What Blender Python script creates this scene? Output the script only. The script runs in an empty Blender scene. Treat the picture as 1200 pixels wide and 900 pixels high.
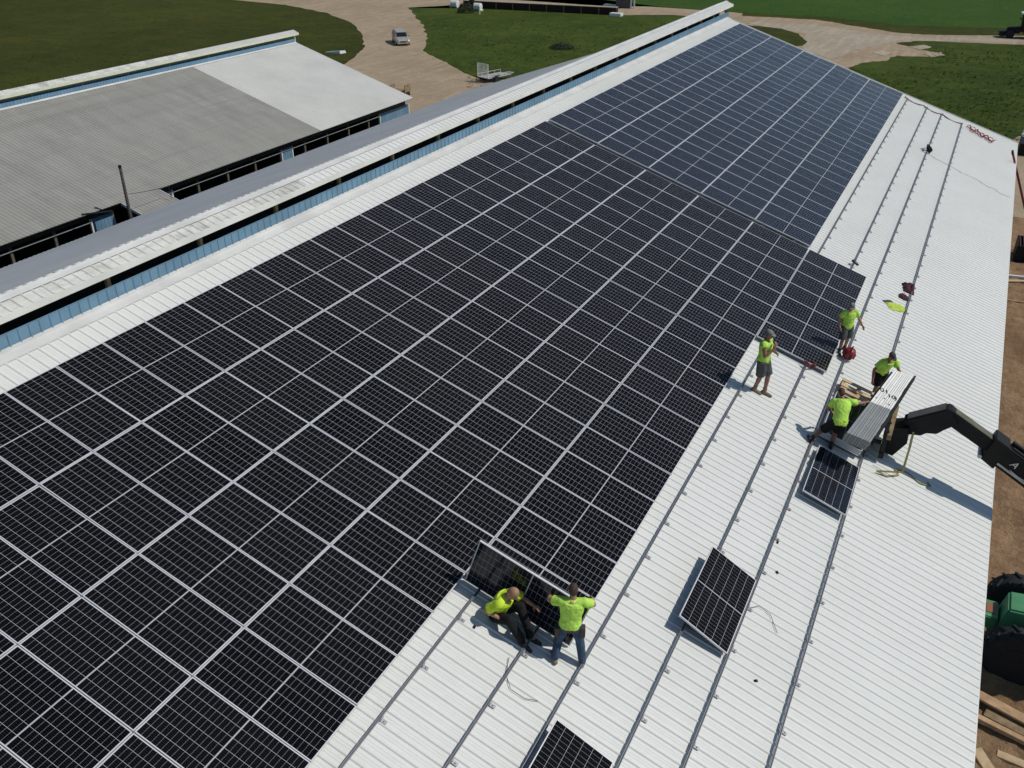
import bpy, bmesh, math, random
from mathutils import Vector, Matrix, noise
random.seed(7)
SC = bpy.context.scene
COL = SC.collection
R = math.radians
TH = R(17.8708)
CT, ST = math.cos(TH), math.sin(TH)
ZP = 10.2                      # height of the panel plane at its top edge above the ground
PU, PV = 1.06, 2.112           # panel pitch along the ridge / down the slope
NR = -0.14                     # roof sheet below the panel faces

# ------------------------------------------------------------------ camera
CAM = Vector((14.0860, -30.2322, 18.0738))
WX = Vector((0.89047, 0.45503, 0.0))
WY = Vector((0.22574, -0.44176, -0.86827))
WZ = Vector((-0.39509, 0.77317, -0.49610))
FPX = 1044.7
cd = bpy.data.cameras.new('camera')
cam = bpy.data.objects.new('camera', cd)
COL.objects.link(cam)
m = Matrix((WX, -WY, -WZ)).transposed().to_4x4()
m.translation = CAM
cam.matrix_world = m
cd.sensor_width = 36
cd.lens = 36 * FPX / 1200
cd.clip_end = 6000
SC.camera = cam

def rp(u, v, n=0.0):
    """a point of the big roof: u along the ridge, v down the slope, n above the panel faces"""
    return Vector((v * CT + n * ST, u, ZP - v * ST + n * CT))

def G(x, y, z=0.0):
    """surveyed photo point -> ground"""
    d = WX * ((x - 600) / FPX) + WY * ((y - 450) / FPX) + WZ
    return CAM + d * ((z - CAM.z) / d.z)

# ------------------------------------------------------------------ materials
MATS = {}
class NT:
    def __init__(self, mat):
        mat.use_nodes = True
        self.t = mat.node_tree
        self.b = self.t.nodes['Principled BSDF']
    def n(self, kind, **kw):
        x = self.t.nodes.new(kind)
        for k, v in kw.items():
            setattr(x, k, v)
        return x
    def l(self, a, b):
        self.t.links.new(a, b)
    def math(self, op, a, b=None, c=None):
        x = self.n('ShaderNodeMath', operation=op)
        for i, s in enumerate((a, b, c)):
            if s is None: continue
            if hasattr(s, 'is_output'): self.l(s, x.inputs[i])
            else: x.inputs[i].default_value = s
        return x.outputs[0]
    def mix(self, f, a, b):
        x = self.n('ShaderNodeMix', data_type='RGBA')
        for i, s in ((0, f), (6, a), (7, b)):
            if hasattr(s, 'is_output'): self.l(s, x.inputs[i])
            elif i == 0: x.inputs[0].default_value = s
            else: x.inputs[i].default_value = (*s, 1)
        return x.outputs[2]
    def coord(self, which='Object', scale=None):
        c = self.n('ShaderNodeTexCoord').outputs[which]
        if scale is None: return c
        mp = self.n('ShaderNodeMapping')
        mp.inputs['Scale'].default_value = scale
        self.l(c, mp.inputs[0])
        return mp.outputs[0]
    def noise(self, vec, scale, detail=4, rough=.55, lo=.35, hi=.65):
        x = self.n('ShaderNodeTexNoise')
        x.inputs['Scale'].default_value = scale
        x.inputs['Detail'].default_value = detail
        x.inputs['Roughness'].default_value = rough
        self.l(vec, x.inputs['Vector'])
        r = self.n('ShaderNodeMapRange')
        r.inputs[1].default_value = lo
        r.inputs[2].default_value = hi
        self.l(x.outputs[0], r.inputs[0])
        return r.outputs[0]
    def bump(self, h, strength, dist):
        b = self.n('ShaderNodeBump')
        b.inputs['Strength'].default_value = strength
        b.inputs['Distance'].default_value = dist
        self.l(h, b.inputs['Height'])
        self.l(b.outputs[0], self.b.inputs['Normal'])

def mat(name, col, rough=.6, metal=0., var=0., vscale=3., spec=.5, bump=0., bscale=30.):
    """plain surface with a little uneven tone"""
    if name in MATS: return MATS[name]
    M = bpy.data.materials.new(name)
    t = NT(M)
    t.b.inputs['Roughness'].default_value = rough
    t.b.inputs['Metallic'].default_value = metal
    t.b.inputs['Specular IOR Level'].default_value = spec
    v = t.coord()
    if var > 0:
        f = t.noise(v, vscale, 5, .6)
        t.l(t.mix(f, tuple(c * (1 - var) for c in col), tuple(min(1, c * (1 + var)) for c in col)), t.b.inputs['Base Color'])
    else:
        t.b.inputs['Base Color'].default_value = (*col, 1)
    if bump > 0:
        t.bump(t.noise(v, bscale, 4), .6, bump)
    MATS[name] = M
    return M

def mat_roof_new():
    M = bpy.data.materials.new('white_roof_steel'); t = NT(M)
    v = t.coord()
    f1 = t.noise(v, .35, 4, .6, .3, .7)
    f2 = t.noise(t.coord('Object', (1, 6, 1)), 2.2, 5, .7, .45, .75)
    f3 = t.noise(v, 9, 3, .7, .62, .78)
    c = t.mix(f1, (.69, .705, .665), (.745, .757, .72))
    c = t.mix(t.math('MULTIPLY', f2, .22), c, (.52, .53, .49))
    f4 = t.noise(v, .55, 3, .6, .5, .75)
    f5 = t.noise(v, 26, 2, .6, .66, .72)
    c = t.mix(t.math('MULTIPLY', t.math('MULTIPLY', f3, f4), .42), c, (.42, .38, .32))
    c = t.mix(t.math('MULTIPLY', t.math('MULTIPLY', f5, f4), .5), c, (.34, .31, .27))
    t.l(c, t.b.inputs['Base Color'])
    t.b.inputs['Roughness'].default_value = .38
    t.bump(t.noise(v, 5, 2), .25, .006)
    return M

def mat_roof_old():
    M = bpy.data.materials.new('weathered_grey_roof'); t = NT(M)
    v = t.coord()
    f1 = t.noise(t.coord('Object', (.25, 1.2, 1)), .9, 5, .65, .3, .7)
    f2 = t.noise(t.coord('Object', (.12, 4, 1)), 1.6, 4, .6, .35, .65)
    f3 = t.noise(v, .16, 3, .5, .35, .65)
    c = t.mix(f1, (.24, .238, .215), (.36, .355, .32))
    c = t.mix(t.math('MULTIPLY', f2, .45), c, (.265, .26, .232))
    c = t.mix(t.math('MULTIPLY', f3, .5), c, (.30, .295, .26))
    f6 = t.noise(t.coord('Object', (1.3, .04, 1)), 1.0, 4, .7, .5, .72)
    c = t.mix(t.math('MULTIPLY', f6, .5), c, (.20, .19, .165))
    t.l(c, t.b.inputs['Base Color'])
    t.b.inputs['Roughness'].default_value = .6
    return M

def mat_cap_old():
    M = bpy.data.materials.new('stained_cream_steel'); t = NT(M)
    v = t.coord()
    f1 = t.noise(v, 1.1, 5, .7, .48, .68)
    f2 = t.noise(t.coord('Object', (5, 1, 1)), 1.7, 5, .7, .45, .72)
    c = t.mix(f1, (.70, .70, .64), (.36, .355, .33))
    c = t.mix(t.math('MULTIPLY', f2, .55), c, (.40, .39, .36))
    t.l(c, t.b.inputs['Base Color'])
    t.b.inputs['Roughness'].default_value = .55
    return M

def mat_cells(name, ior, c1, c2, c3):
    """144 half cells: 6 columns by 24 rows, pale gaps, wider pale band across the middle"""
    M = bpy.data.materials.new(name); t = NT(M)
    sx = t.n('ShaderNodeSeparateXYZ'); t.l(t.coord(), sx.inputs[0])
    x, y = sx.outputs[0], sx.outputs[1]
    def line(coord, pitch, w):
        f = t.math('FRACT', t.math('ADD', t.math('DIVIDE', coord, pitch), 100.5))
        d = t.math('MULTIPLY', t.math('ABSOLUTE', t.math('SUBTRACT', f, .5)), pitch)
        return d, w
    def less(d, w): return t.math('LESS_THAN', d, w)
    # columns: lines at multiples of .168 incl. 0
    dx, _ = line(x, .1695, 0)
    # rows: half a panel has 12 rows; distance from the mid band
    ya = t.math('SUBTRACT', t.math('ABSOLUTE', y), .010)
    dy, _ = line(ya, .0855, 0)
    lc = less(dx, .0026)
    lr = less(dy, .0013)
    mid = less(t.math('ABSOLUTE', y), .0095)
    e1 = t.math('GREATER_THAN', t.math('ABSOLUTE', x), .5085)
    e2 = t.math('GREATER_THAN', t.math('ABSOLUTE', y), 1.034)
    g = t.math('MAXIMUM', lc, t.math('MULTIPLY', lr, .85))
    g = t.math('MAXIMUM', g, mid)
    g = t.math('MAXIMUM', g, t.math('MAXIMUM', e1, e2))
    bus = less(line(x, .0339, 0)[0], .0007)
    g = t.math('MAXIMUM', g, t.math('MULTIPLY', bus, .10))
    oi = t.n('ShaderNodeObjectInfo').outputs['Random']
    cell = t.mix(oi, c1, c2)
    cvar = t.noise(t.coord('Object', (5.9, 11.7, 1)), 1.0, 0, .5, .3, .8)
    cell = t.mix(t.math('MULTIPLY', cvar, .6), cell, c3)
    t.l(t.mix(g, cell, (.42, .43, .45)), t.b.inputs['Base Color'])
    t.b.inputs['Roughness'].default_value = .10
    t.b.inputs['IOR'].default_value = ior
    return M

def mat_grass(name, a, b, c, s=.06, fine=.9, rows=None):
    M = bpy.data.materials.new(name); t = NT(M)
    v = t.coord()
    f1 = t.noise(v, s, 5, .62, .36, .64)
    f2 = t.noise(v, fine, 5, .7, .33, .7)
    f3 = t.noise(v, s * 4.5, 4, .6, .5, .68)
    col = t.mix(f1, a, b)
    f5 = t.noise(t.coord('Object', (.45, 1.5, 1)), .55, 4, .65, .5, .66)
    col = t.mix(t.math('MULTIPLY', f2, .55), col, tuple(x * .5 for x in a))
    col = t.mix(t.math('MULTIPLY', f5, .45), col, tuple(x * .55 for x in a))
    col = t.mix(t.math('MULTIPLY', f3, .55), col, c)
    if rows:
        w = t.n('ShaderNodeTexWave'); w.inputs['Scale'].default_value = rows
        w.inputs['Distortion'].default_value = 1.2; w.inputs['Detail'].default_value = 3
        mp = t.n('ShaderNodeMapping'); mp.inputs['Rotation'].default_value = (0, 0, R(84))
        t.l(v, mp.inputs[0]); t.l(mp.outputs[0], w.inputs['Vector'])
        col = t.mix(t.math('MULTIPLY', w.outputs[1], .35), col, tuple(x * .55 for x in a))
    t.l(col, t.b.inputs['Base Color'])
    t.b.inputs['Roughness'].default_value = .9
    t.b.inputs['Specular IOR Level'].default_value = .15
    t.bump(t.noise(t.coord('Object', (.6, 1.6, 1)), 1.6, 6, .75, .2, .8), 1.0, .5)
    return M

def mat_dirt(name, a, b, c, s=.12, bumpd=.06):
    M = bpy.data.materials.new(name); t = NT(M)
    v = t.coord()
    f1 = t.noise(v, s, 5, .6, .35, .65)
    f2 = t.noise(v, s * 9, 5, .7, .4, .75)
    f3 = t.noise(v, s * 60, 3, .7, .45, .8)
    f4 = t.noise(t.coord('Object', (1.4, .16, 1)), .9, 4, .65, .48, .66)
    col = t.mix(f1, a, b)
    col = t.mix(t.math('MULTIPLY', f4, .7), col, tuple(x * 1.18 for x in b))
    col = t.mix(t.math('MULTIPLY', f2, .6), col, c)
    col = t.mix(t.math('MULTIPLY', f3, .35), col, tuple(x * .55 for x in c))
    t.l(col, t.b.inputs['Base Color'])
    t.b.inputs['Roughness'].default_value = .95
    t.b.inputs['Specular IOR Level'].default_value = .1
    t.bump(t.noise(v, s * 25, 6, .7, .2, .8), .8, bumpd)
    return M

M_ROOF = mat_roof_new()
M_OLD = mat_roof_old()
M_CAPOLD = mat_cap_old()
M_CELL = mat_cells('black_cells_under_glass', 1.19, (.0024, .0026, .0034), (.0056, .0055, .0060), (.0052, .0058, .0090))
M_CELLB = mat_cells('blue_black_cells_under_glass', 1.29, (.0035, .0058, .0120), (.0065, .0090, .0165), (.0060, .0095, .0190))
M_ALU = mat('frame_aluminium', (.64, .655, .68), .42, .12, .04)
M_RAIL = mat('rail_aluminium', (.24, .245, .26), .45, .5, .08, 4)
M_BRK = mat('bracket_steel', (.40, .40, .42), .45, .6, .1)
M_BLUE = mat('blue_wall_steel', (.150, .275, .385), .5, 0, .12, 1.2)
M_FASCIA = mat('fascia_white', (.80, .80, .74), .5, 0, .08, 1)
M_FLASH = mat('flashing_white', (.62, .62, .60), .45, 0, .1, 1)
M_OFFW = mat('off_white_roof_steel', (.57, .57, .53), .5, 0, .06, .4)
M_WESTSHADE = mat('white_roof_west_shaded', (.57, .58, .57), .5, 0, .06, .3)  # white roof sheet, colour darkened for the shaded west slope
M_POST = mat('brown_wood_post', (.24, .17, .09), .8, 0, .3, 4)
M_DARK = mat('interior_shade_black', (.012, .011, .010), .9)  # black that stands in for shade inside the barns
M_WOOD = mat('pale_lumber', (.42, .27, .15), .8, 0, .25, 3)
M_PALLET = mat('pallet_wood', (.50, .36, .21), .8, 0, .2, 3)
M_PIPE = mat('galvanised_pipe', (.50, .50, .47), .5, .3, .1)
M_BLACK = mat('black_paint', (.010, .011, .012), .55, 0, .2, 2, .25)
M_BOOM = mat('charcoal_boom_paint', (.011, .012, .013), .6, 0, .25, 2.5, .2)
M_BOOMTOP = mat('lighter_boom_top', (.10, .098, .085), .6, 0, .25, 3)  # lighter tone for the plate on top of the boom head
M_RUBBER = mat('tyre_rubber', (.012, .012, .013), .8, 0, .2, 6)
M_GREEN = mat('green_tractor_paint', (.085, .27, .125), .4, 0, .15, 2)
M_ORANGE = mat('amber_marker', (.30, .13, .06), .4)
M_YELLOW = mat('yellow_paint', (.70, .50, .03), .45)
M_WHITE = mat('white_paint', (.72, .73, .70), .5, 0, .06)
M_RED = mat('red_plastic', (.26, .012, .018), .5, 0, .3, 8)
M_MAROON = mat('maroon_cloth', (.055, .010, .020), .8, 0, .4, 10)
M_GLASSD = mat('dark_window', (.012, .014, .018), .12)
M_STRAP = mat('yellow_webbing', (.26, .23, .085), .8, 0, .2, 8)
M_SILVER = mat('champagne_car_paint', (.46, .45, .40), .32, .35, .04)
M_CHROME = mat('chrome', (.7, .7, .7), .2, .9)
M_LIME = mat('lime_shirt_cloth', (.47, .76, .115), .85, 0, .14, 6, .2, .012, 14)
M_LIMEY = mat('yellow_lime_shirt_cloth', (.60, .80, .06), .85, 0, .16, 6, .2, .012, 14)
M_SKIN = mat('sunburnt_skin', (.40, .20, .125), .55, 0, .1, 8)
M_SKIN2 = mat('tanned_skin', (.27, .13, .085), .55, 0, .1, 8)
M_GREYCLOTH = mat('grey_work_cloth', (.085, .088, .09), .9, 0, .25, 6, .2, .01, 14)
M_DARKCLOTH = mat('black_work_cloth', (.016, .016, .018), .9, 0, .3, 6, .2, .01, 14)
M_JEANS = mat('blue_denim', (.050, .080, .135), .9, 0, .3, 5, .2, .01, 14)
M_TAN = mat('tan_canvas_cloth', (.24, .17, .12), .9, 0, .2, 6, .2)
M_HAIR = mat('dark_brown_hair', (.045, .027, .018), .7, 0, .3, 20)
M_CAPG = mat('grey_cap_cloth', (.17, .17, .165), .85, 0, .2, 8)
M_CAPD = mat('dark_cap_cloth', (.055, .05, .05), .85, 0, .2, 8)
M_BOOT = mat('tan_boot_leather', (.20, .15, .10), .8, 0, .3, 8)
M_BOOTD = mat('dark_boot_leather', (.022, .019, .017), .7, 0, .3, 8)
M_LEATHER = mat('brown_tool_belt', (.06, .04, .03), .7, 0, .3, 8)
M_GREYSTRIP = mat('pale_grey_strip_metal', (.27, .285, .28), .5, .15, .08, 3)
M_LIGHTSTRIP = mat('white_strip_wrap', (.80, .80, .75), .5, 0, .05, 3)
M_MARK = mat('black_marker_ink', (.02, .02, .02), .8)
M_STONE = mat('grey_stone', (.28, .26, .23), .9, 0, .3, 5)
M_CABLE = mat('dark_cable', (.05, .035, .035), .6)
M_GALV = mat('dark_grey_sheet_metal', (.075, .075, .085), .5, .2, .2, 2)

# ------------------------------------------------------------------ mesh helpers
class MB:
    def __init__(s):
        s.v = []; s.f = []; s.mi = []; s.cur = 0
    def add(s, verts, faces):
        o = len(s.v)
        s.v += [tuple(p) for p in verts]
        s.f += [tuple(i + o for i in f) for f in faces]
        s.mi += [s.cur] * len(faces)
        return s
    def hexa(s, p):                      # 4 bottom + 4 top points
        return s.add(p, [(3, 2, 1, 0), (4, 5, 6, 7), (0, 1, 5, 4), (1, 2, 6, 5), (2, 3, 7, 6), (3, 0, 4, 7)])
    def box(s, a, b, M=None):
        x0, y0, z0 = a; x1, y1, z1 = b
        p = [Vector(q) for q in ((x0, y0, z0), (x1, y0, z0), (x1, y1, z0), (x0, y1, z0), (x0, y0, z1), (x1, y0, z1), (x1, y1, z1), (x0, y1, z1))]
        if M is not None: p = [M @ q for q in p]
        return s.hexa(p)
    def bar(s, a, b, w, h, up=Vector((0, 0, 1))):
        a = Vector(a); b = Vector(b); d = (b - a).normalized()
        r = d.cross(up)
        r = r.normalized() if r.length > 1e-5 else Vector((1, 0, 0))
        u = r.cross(d).normalized()
        q = [a - r * w / 2 - u * h / 2, a + r * w / 2 - u * h / 2, a + r * w / 2 + u * h / 2, a - r * w / 2 + u * h / 2]
        L = b - a
        return s.add(q + [k + L for k in q], [(0, 1, 2, 3), (7, 6, 5, 4), (0, 4, 5, 1), (1, 5, 6, 2), (2, 6, 7, 3), (3, 7, 4, 0)])
    def tube(s, pts, r, n=8, caps=True):
        pts = [Vector(p) for p in pts]
        rs = r if isinstance(r, (list, tuple)) else [r] * len(pts)
        V = []; ref = None
        for i, p in enumerate(pts):
            d = (pts[min(i + 1, len(pts) - 1)] - pts[max(i - 1, 0)])
            d = d.normalized() if d.length > 1e-9 else Vector((0, 0, 1))
            if ref is None:
                ref = d.orthogonal().normalized()
            a = ref - d * ref.dot(d)
            a = a.normalized() if a.length > 1e-6 else d.orthogonal().normalized()
            ref = a; b = d.cross(a)
            V += [p + (a * math.cos(2 * math.pi * k / n) + b * math.sin(2 * math.pi * k / n)) * rs[i] for k in range(n)]
        F = [(i * n + k, i * n + (k + 1) % n, (i + 1) * n + (k + 1) % n, (i + 1) * n + k) for i in range(len(pts) - 1) for k in range(n)]
        if caps:
            F += [tuple(range(n))[::-1], tuple((len(pts) - 1) * n + k for k in range(n))]
        return s.add(V, F)
    def loft(s, rings, caps=True):
        n = len(rings[0]); V = [p for r in rings for p in r]
        F = [(i * n + k, i * n + (k + 1) % n, (i + 1) * n + (k + 1) % n, (i + 1) * n + k) for i in range(len(rings) - 1) for k in range(n)]
        if caps: F += [tuple(range(n))[::-1], tuple((len(rings) - 1) * n + k for k in range(n))]
        return s.add(V, F)
    def prism(s, poly, d):
        """extrude a planar polygon (list of points) by vector d"""
        d = Vector(d); n = len(poly); p = [Vector(q) for q in poly]
        return s.add(p + [q + d for q in p], [tuple(range(n))[::-1], tuple(range(n, 2 * n))] + [(i, (i + 1) % n, n + (i + 1) % n, n + i) for i in range(n)])
    def ell(s, c, rad, M=None, seg=12, rings=8, z0=-1.0):
        c = Vector(c); V = []; F = []
        for i in range(rings + 1):
            zz = z0 + (1 - z0) * i / rings
            zz = math.sin((zz) * math.pi / 2) if z0 == -1.0 else zz
            rr = math.sqrt(max(0, 1 - zz * zz))
            for k in range(seg):
                q = Vector((rad[0] * rr * math.cos(2 * math.pi * k / seg), rad[1] * rr * math.sin(2 * math.pi * k / seg), rad[2] * zz))
                if M is not None: q = M @ q
                V.append(c + q)
        for i in range(rings):
            for k in range(seg):
                F.append((i * seg + k, i * seg + (k + 1) % seg, (i + 1) * seg + (k + 1) % seg, (i + 1) * seg + k))
        F.append(tuple(range(seg))[::-1]); F.append(tuple(rings * seg + k for k in range(seg)))
        return s.add(V, F)
    def caps_(s, a, b, ra, rb, n=12):
        """tapered capsule"""
        a = Vector(a); b = Vector(b); d = (b - a)
        L = d.length; d = d / L if L > 1e-6 else Vector((0, 0, 1))
        pts = []; rs = []
        for k in range(4):
            t = math.pi / 2 * (k / 4); pts.append(a - d * ra * math.cos(t)); rs.append(max(.002, ra * math.sin(t)))
        pts.append(a); rs.append(ra); pts.append(b); rs.append(rb)
        for k in range(1, 5):
            t = math.pi / 2 * (k / 4); pts.append(b + d * rb * math.sin(t)); rs.append(max(.002, rb * math.cos(t)))
        return s.tube(pts, rs, n)
    def build(s, name, mats, parent=None, smooth=False, loc=None, bevel=0, autosmooth=None):
        me = bpy.data.meshes.new(name)
        me.from_pydata(s.v, [], s.f)
        for M in (mats if isinstance(mats, (list, tuple)) else [mats]): me.materials.append(M)
        bm = bmesh.new(); bm.from_mesh(me)
        bm.faces.ensure_lookup_table()
        for i, f in enumerate(bm.faces):
            f.material_index = s.mi[i]; f.smooth = smooth
        bmesh.ops.recalc_face_normals(bm, faces=bm.faces[:])
        if bevel:
            bmesh.ops.bevel(bm, geom=[e for e in bm.edges if len(e.link_faces) == 2 and e.calc_face_angle(0) > .5], offset=bevel, segments=2, affect='EDGES')
        bm.to_mesh(me); bm.free()
        o = bpy.data.objects.new(name, me)
        COL.objects.link(o)
        if parent: o.parent = parent
        if loc is not None: o.location = loc
        return o

def tag(o, label, cat, group=None):
    o['label'] = label; o['category'] = cat
    if group: o['group'] = group
    return o
def thing(name, label, cat, loc=(0, 0, 0), rot=None, group=None):
    o = bpy.data.objects.new(name, None)
    o.empty_display_size = .2
    COL.objects.link(o); o.location = loc
    if rot is not None: o.rotation_euler = rot
    return tag(o, label, cat, group)
def struct(o):
    o['kind'] = 'structure'; return o
def copy_tree(o, parent=None):
    c = o.copy(); COL.objects.link(c)
    if parent: c.parent = parent
    for ch in list(o.children): copy_tree(ch, c)
    return c
ROOFROT = Matrix((Vector((0, 1, 0)), Vector((-CT, 0, ST)), Vector((ST, 0, CT)))).transposed()   # local x -> ridge, y -> up slope, z -> normal
def roof_euler(extra=None):
    M = ROOFROT.copy()
    if extra is not None: M = M @ extra
    return M.to_euler()

# ------------------------------------------------------------------ ground
def sheet(name, pts, z, M, ragged=.0, step=1.5, kind='structure', seed=0):
    """flat ground patch with an uneven border"""
    out = []
    n = len(pts)
    for i in range(n):
        a = pts[i]; b = pts[(i + 1) % n]
        k = max(1, int((b - a).length / step)) if ragged else 1
        for j in range(k):
            p = a.lerp(b, j / k)
            if ragged:
                q = noise.noise_vector(Vector((p.x * .35, p.y * .35, seed))) + .6 * noise.noise_vector(Vector((p.x * 1.3, p.y * 1.3, seed + 5)))
                p = p + Vector((q.x, q.y, 0)) * ragged
            out.append(Vector((p.x, p.y, z)))
    bm = bmesh.new()
    f = bm.faces.new([bm.verts.new(p) for p in out])
    bmesh.ops.triangulate(bm, faces=[f])
    bm.normal_update()
    bmesh.ops.reverse_faces(bm, faces=[q for q in bm.faces if q.normal.z < 0])
    me = bpy.data.meshes.new(name); bm.to_mesh(me); bm.free()
    me.materials.append(M)
    o = bpy.data.objects.new(name, me); COL.objects.link(o)
    o['kind'] = kind
    return o

M_LAWN = mat_grass('lawn', (.066, .084, .008), (.104, .126, .014), (.125, .112, .018), .045, .7)
M_MEADOW = mat_grass('rough_meadow', (.068, .114, .012), (.122, .178, .022), (.155, .172, .022), .10, .8)
M_CROP = mat_grass('crop_field', (.064, .155, .018), (.095, .200, .028), (.105, .16, .018), .05, 1.4, rows=.35)
M_TRACK = mat_dirt('gravel_track', (.33, .252, .168), (.42, .335, .235), (.26, .188, .118), .10, .05)
M_PALE = mat_dirt('pale_gravel', (.37, .312, .238), (.44, .382, .30), (.27, .215, .15), .16, .04)
M_YARD = mat_dirt('tilled_brown_dirt', (.27, .165, .088), (.37, .24, .138), (.10, .055, .028), .30, .10)

W = 3000
sheet('dirt_apron', [Vector(q) for q in ((12.5, 29.0, 0), (44, 29.0, 0), (46, 53, 0), (30, 52, 0), (17.5, 51.5, 0), (14.5, 40, 0))], .047, M_TRACK, .5, 1, seed=41)
struct(sheet('ground', [Vector((-W, -W, 0)), Vector((W, -W, 0)), Vector((W, W, 0)), Vector((-W, W, 0))], 0, M_LAWN))
px = lambda l: [G(*q) for q in l]
# crop field beyond the lane
far = [Vector((900, 1500, 0)), Vector((-900, 1500, 0)), Vector((-900, 200, 0))]
sheet('crop_field', px([(540, -22), (600, -4), (700, 6), (760, 7), (850, 13), (910, 18), (960, 20), (1047, 29), (1083, 31), (1200, 34), (1500, 52)]) + far, .018, M_CROP, .5)
# rough meadow right of the barn end and in the middle
sheet('meadow_grass', px([(960, 100), (985, 72), (1050, 60), (1080, 48), (1140, 47), (1200, 51), (1500, 68)]) + [Vector((120, 30, 0)), Vector((30, 29.8, 0)), Vector((10, 29.4, 0)), Vector((-6, 31, 0))], .024, M_MEADOW, .2)
sheet('meadow_grass', px([(470, 60), (470, 4), (600, 4), (725, 15), (790, 15), (850, 20), (860, 40), (800, 90), (600, 160), (540, 110)]), .012, M_MEADOW, .3)
drive = [(180, -40), (235, -9), (270, 0), (335, 6), (380, 15), (412, 27), (426, 42), (428, 55), (415, 68), (395, 80), (360, 105), (330, 150), (560, 190), (620, 100), (600, 92), (566, 94), (545, 86), (530, 77), (512, 69), (497, 60), (500, 46), (497, 31), (487, 19), (477, 9), (480, -2), (470, -40)]
sheet('dirt_road', px(drive), .040, M_TRACK, .38, .8, seed=3)
lane = [(465, 10), (500, 8), (540, 6), (600, 9), (725, 18), (790, 18), (870, 24), (870, 16), (850, 14), (760, 8), (700, 7), (600, 0), (540, -10), (460, -40)]
sheet('farm_lane', px(lane), .047, M_TRACK, .25, .8, seed=3)
east = [(845, 12), (860, 18), (910, 21), (960, 24), (1047, 38), (1083, 41), (1170, 42), (1200, 42), (1500, 58), (1500, 70), (1200, 53), (1133, 50), (1073, 48), (1048, 51), (1060, 54), (1075, 58), (1098, 63), (1085, 67), (1052, 66), (1040, 70), (1007, 75), (985, 84), (900, 90), (845, 60)]
sheet('dirt_road', px(east), .040, M_TRACK, .55, .6, seed=6)
sheet('grass_island', px([(872, 30), (890, 31), (915, 34), (935, 40), (945, 49), (941, 54), (915, 56), (880, 46)]), .065, M_LAWN, .3, .8, seed=9)
for k, pl_ in enumerate([[(1022, 62), (1038, 60), (1046, 63), (1034, 66)], [(1064, 55), (1084, 53), (1092, 56), (1078, 59)], [(1085, 64), (1102, 62), (1108, 66), (1090, 68)]]):
    sheet('bare_dirt', px(pl_), .070 + .006 * k, M_PALE, .35, .5, seed=20 + k)
sheet('pale_track', px([(870, 26), (960, 30), (1050, 43), (1200, 46), (1300, 52), (1300, 60), (1200, 50), (1050, 48), (1000, 60), (975, 70), (940, 60), (945, 40), (900, 33)]), .055, M_PALE, .5, 1, seed=31)

# churned dirt yard along the east wall: real relief
def yard():
    x0, x1, y0, y1, d = 15.2, 34.0, -46.0, 30.2, .17
    nx = int((x1 - x0) / d); ny = int((y1 - y0) / d)
    V = []; F = []
    for j in range(ny + 1):
        for i in range(nx + 1):
            x = x0 + i * d; y = y0 + j * d
            h = .10 + .09 * noise.fractal(Vector((x * .6, y * .6, 2)), 1.0, 2.0, 4)
            tr = abs(((y + .25 * math.sin(x * .7)) / 3.1) % 1.0 - .5)                # wheel ruts running across
            rut = max(0, 1 - tr / .11)
            lug = .5 + .5 * math.sin(x * 11 + 2 * math.sin(y * 3))
            on = max(0, min(1, noise.noise(Vector((x * .1, y * .16, 8))) * 2.5 + .85))
            h += -rut * .16 * on + rut * lug * .15 * on + .07 * noise.noise(Vector((x * 2.3, y * 2.3, 1))) + .03 * noise.noise(Vector((x * 5.5, y * 5.5, 4)))
            edge = min(1, min(i, nx - i, j, ny - j) / 4)
            V.append((x, y, .06 + max(0, h + .05) * edge - .08 * (1 - edge)))
    for j in range(ny):
        for i in range(nx):
            a = j * (nx + 1) + i
            F.append((a, a + 1, a + nx + 2, a + nx + 1))
    b = MB(); b.add(V, F)
    struct(b.build('dirt_yard', M_YARD, smooth=True))
yard()

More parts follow.
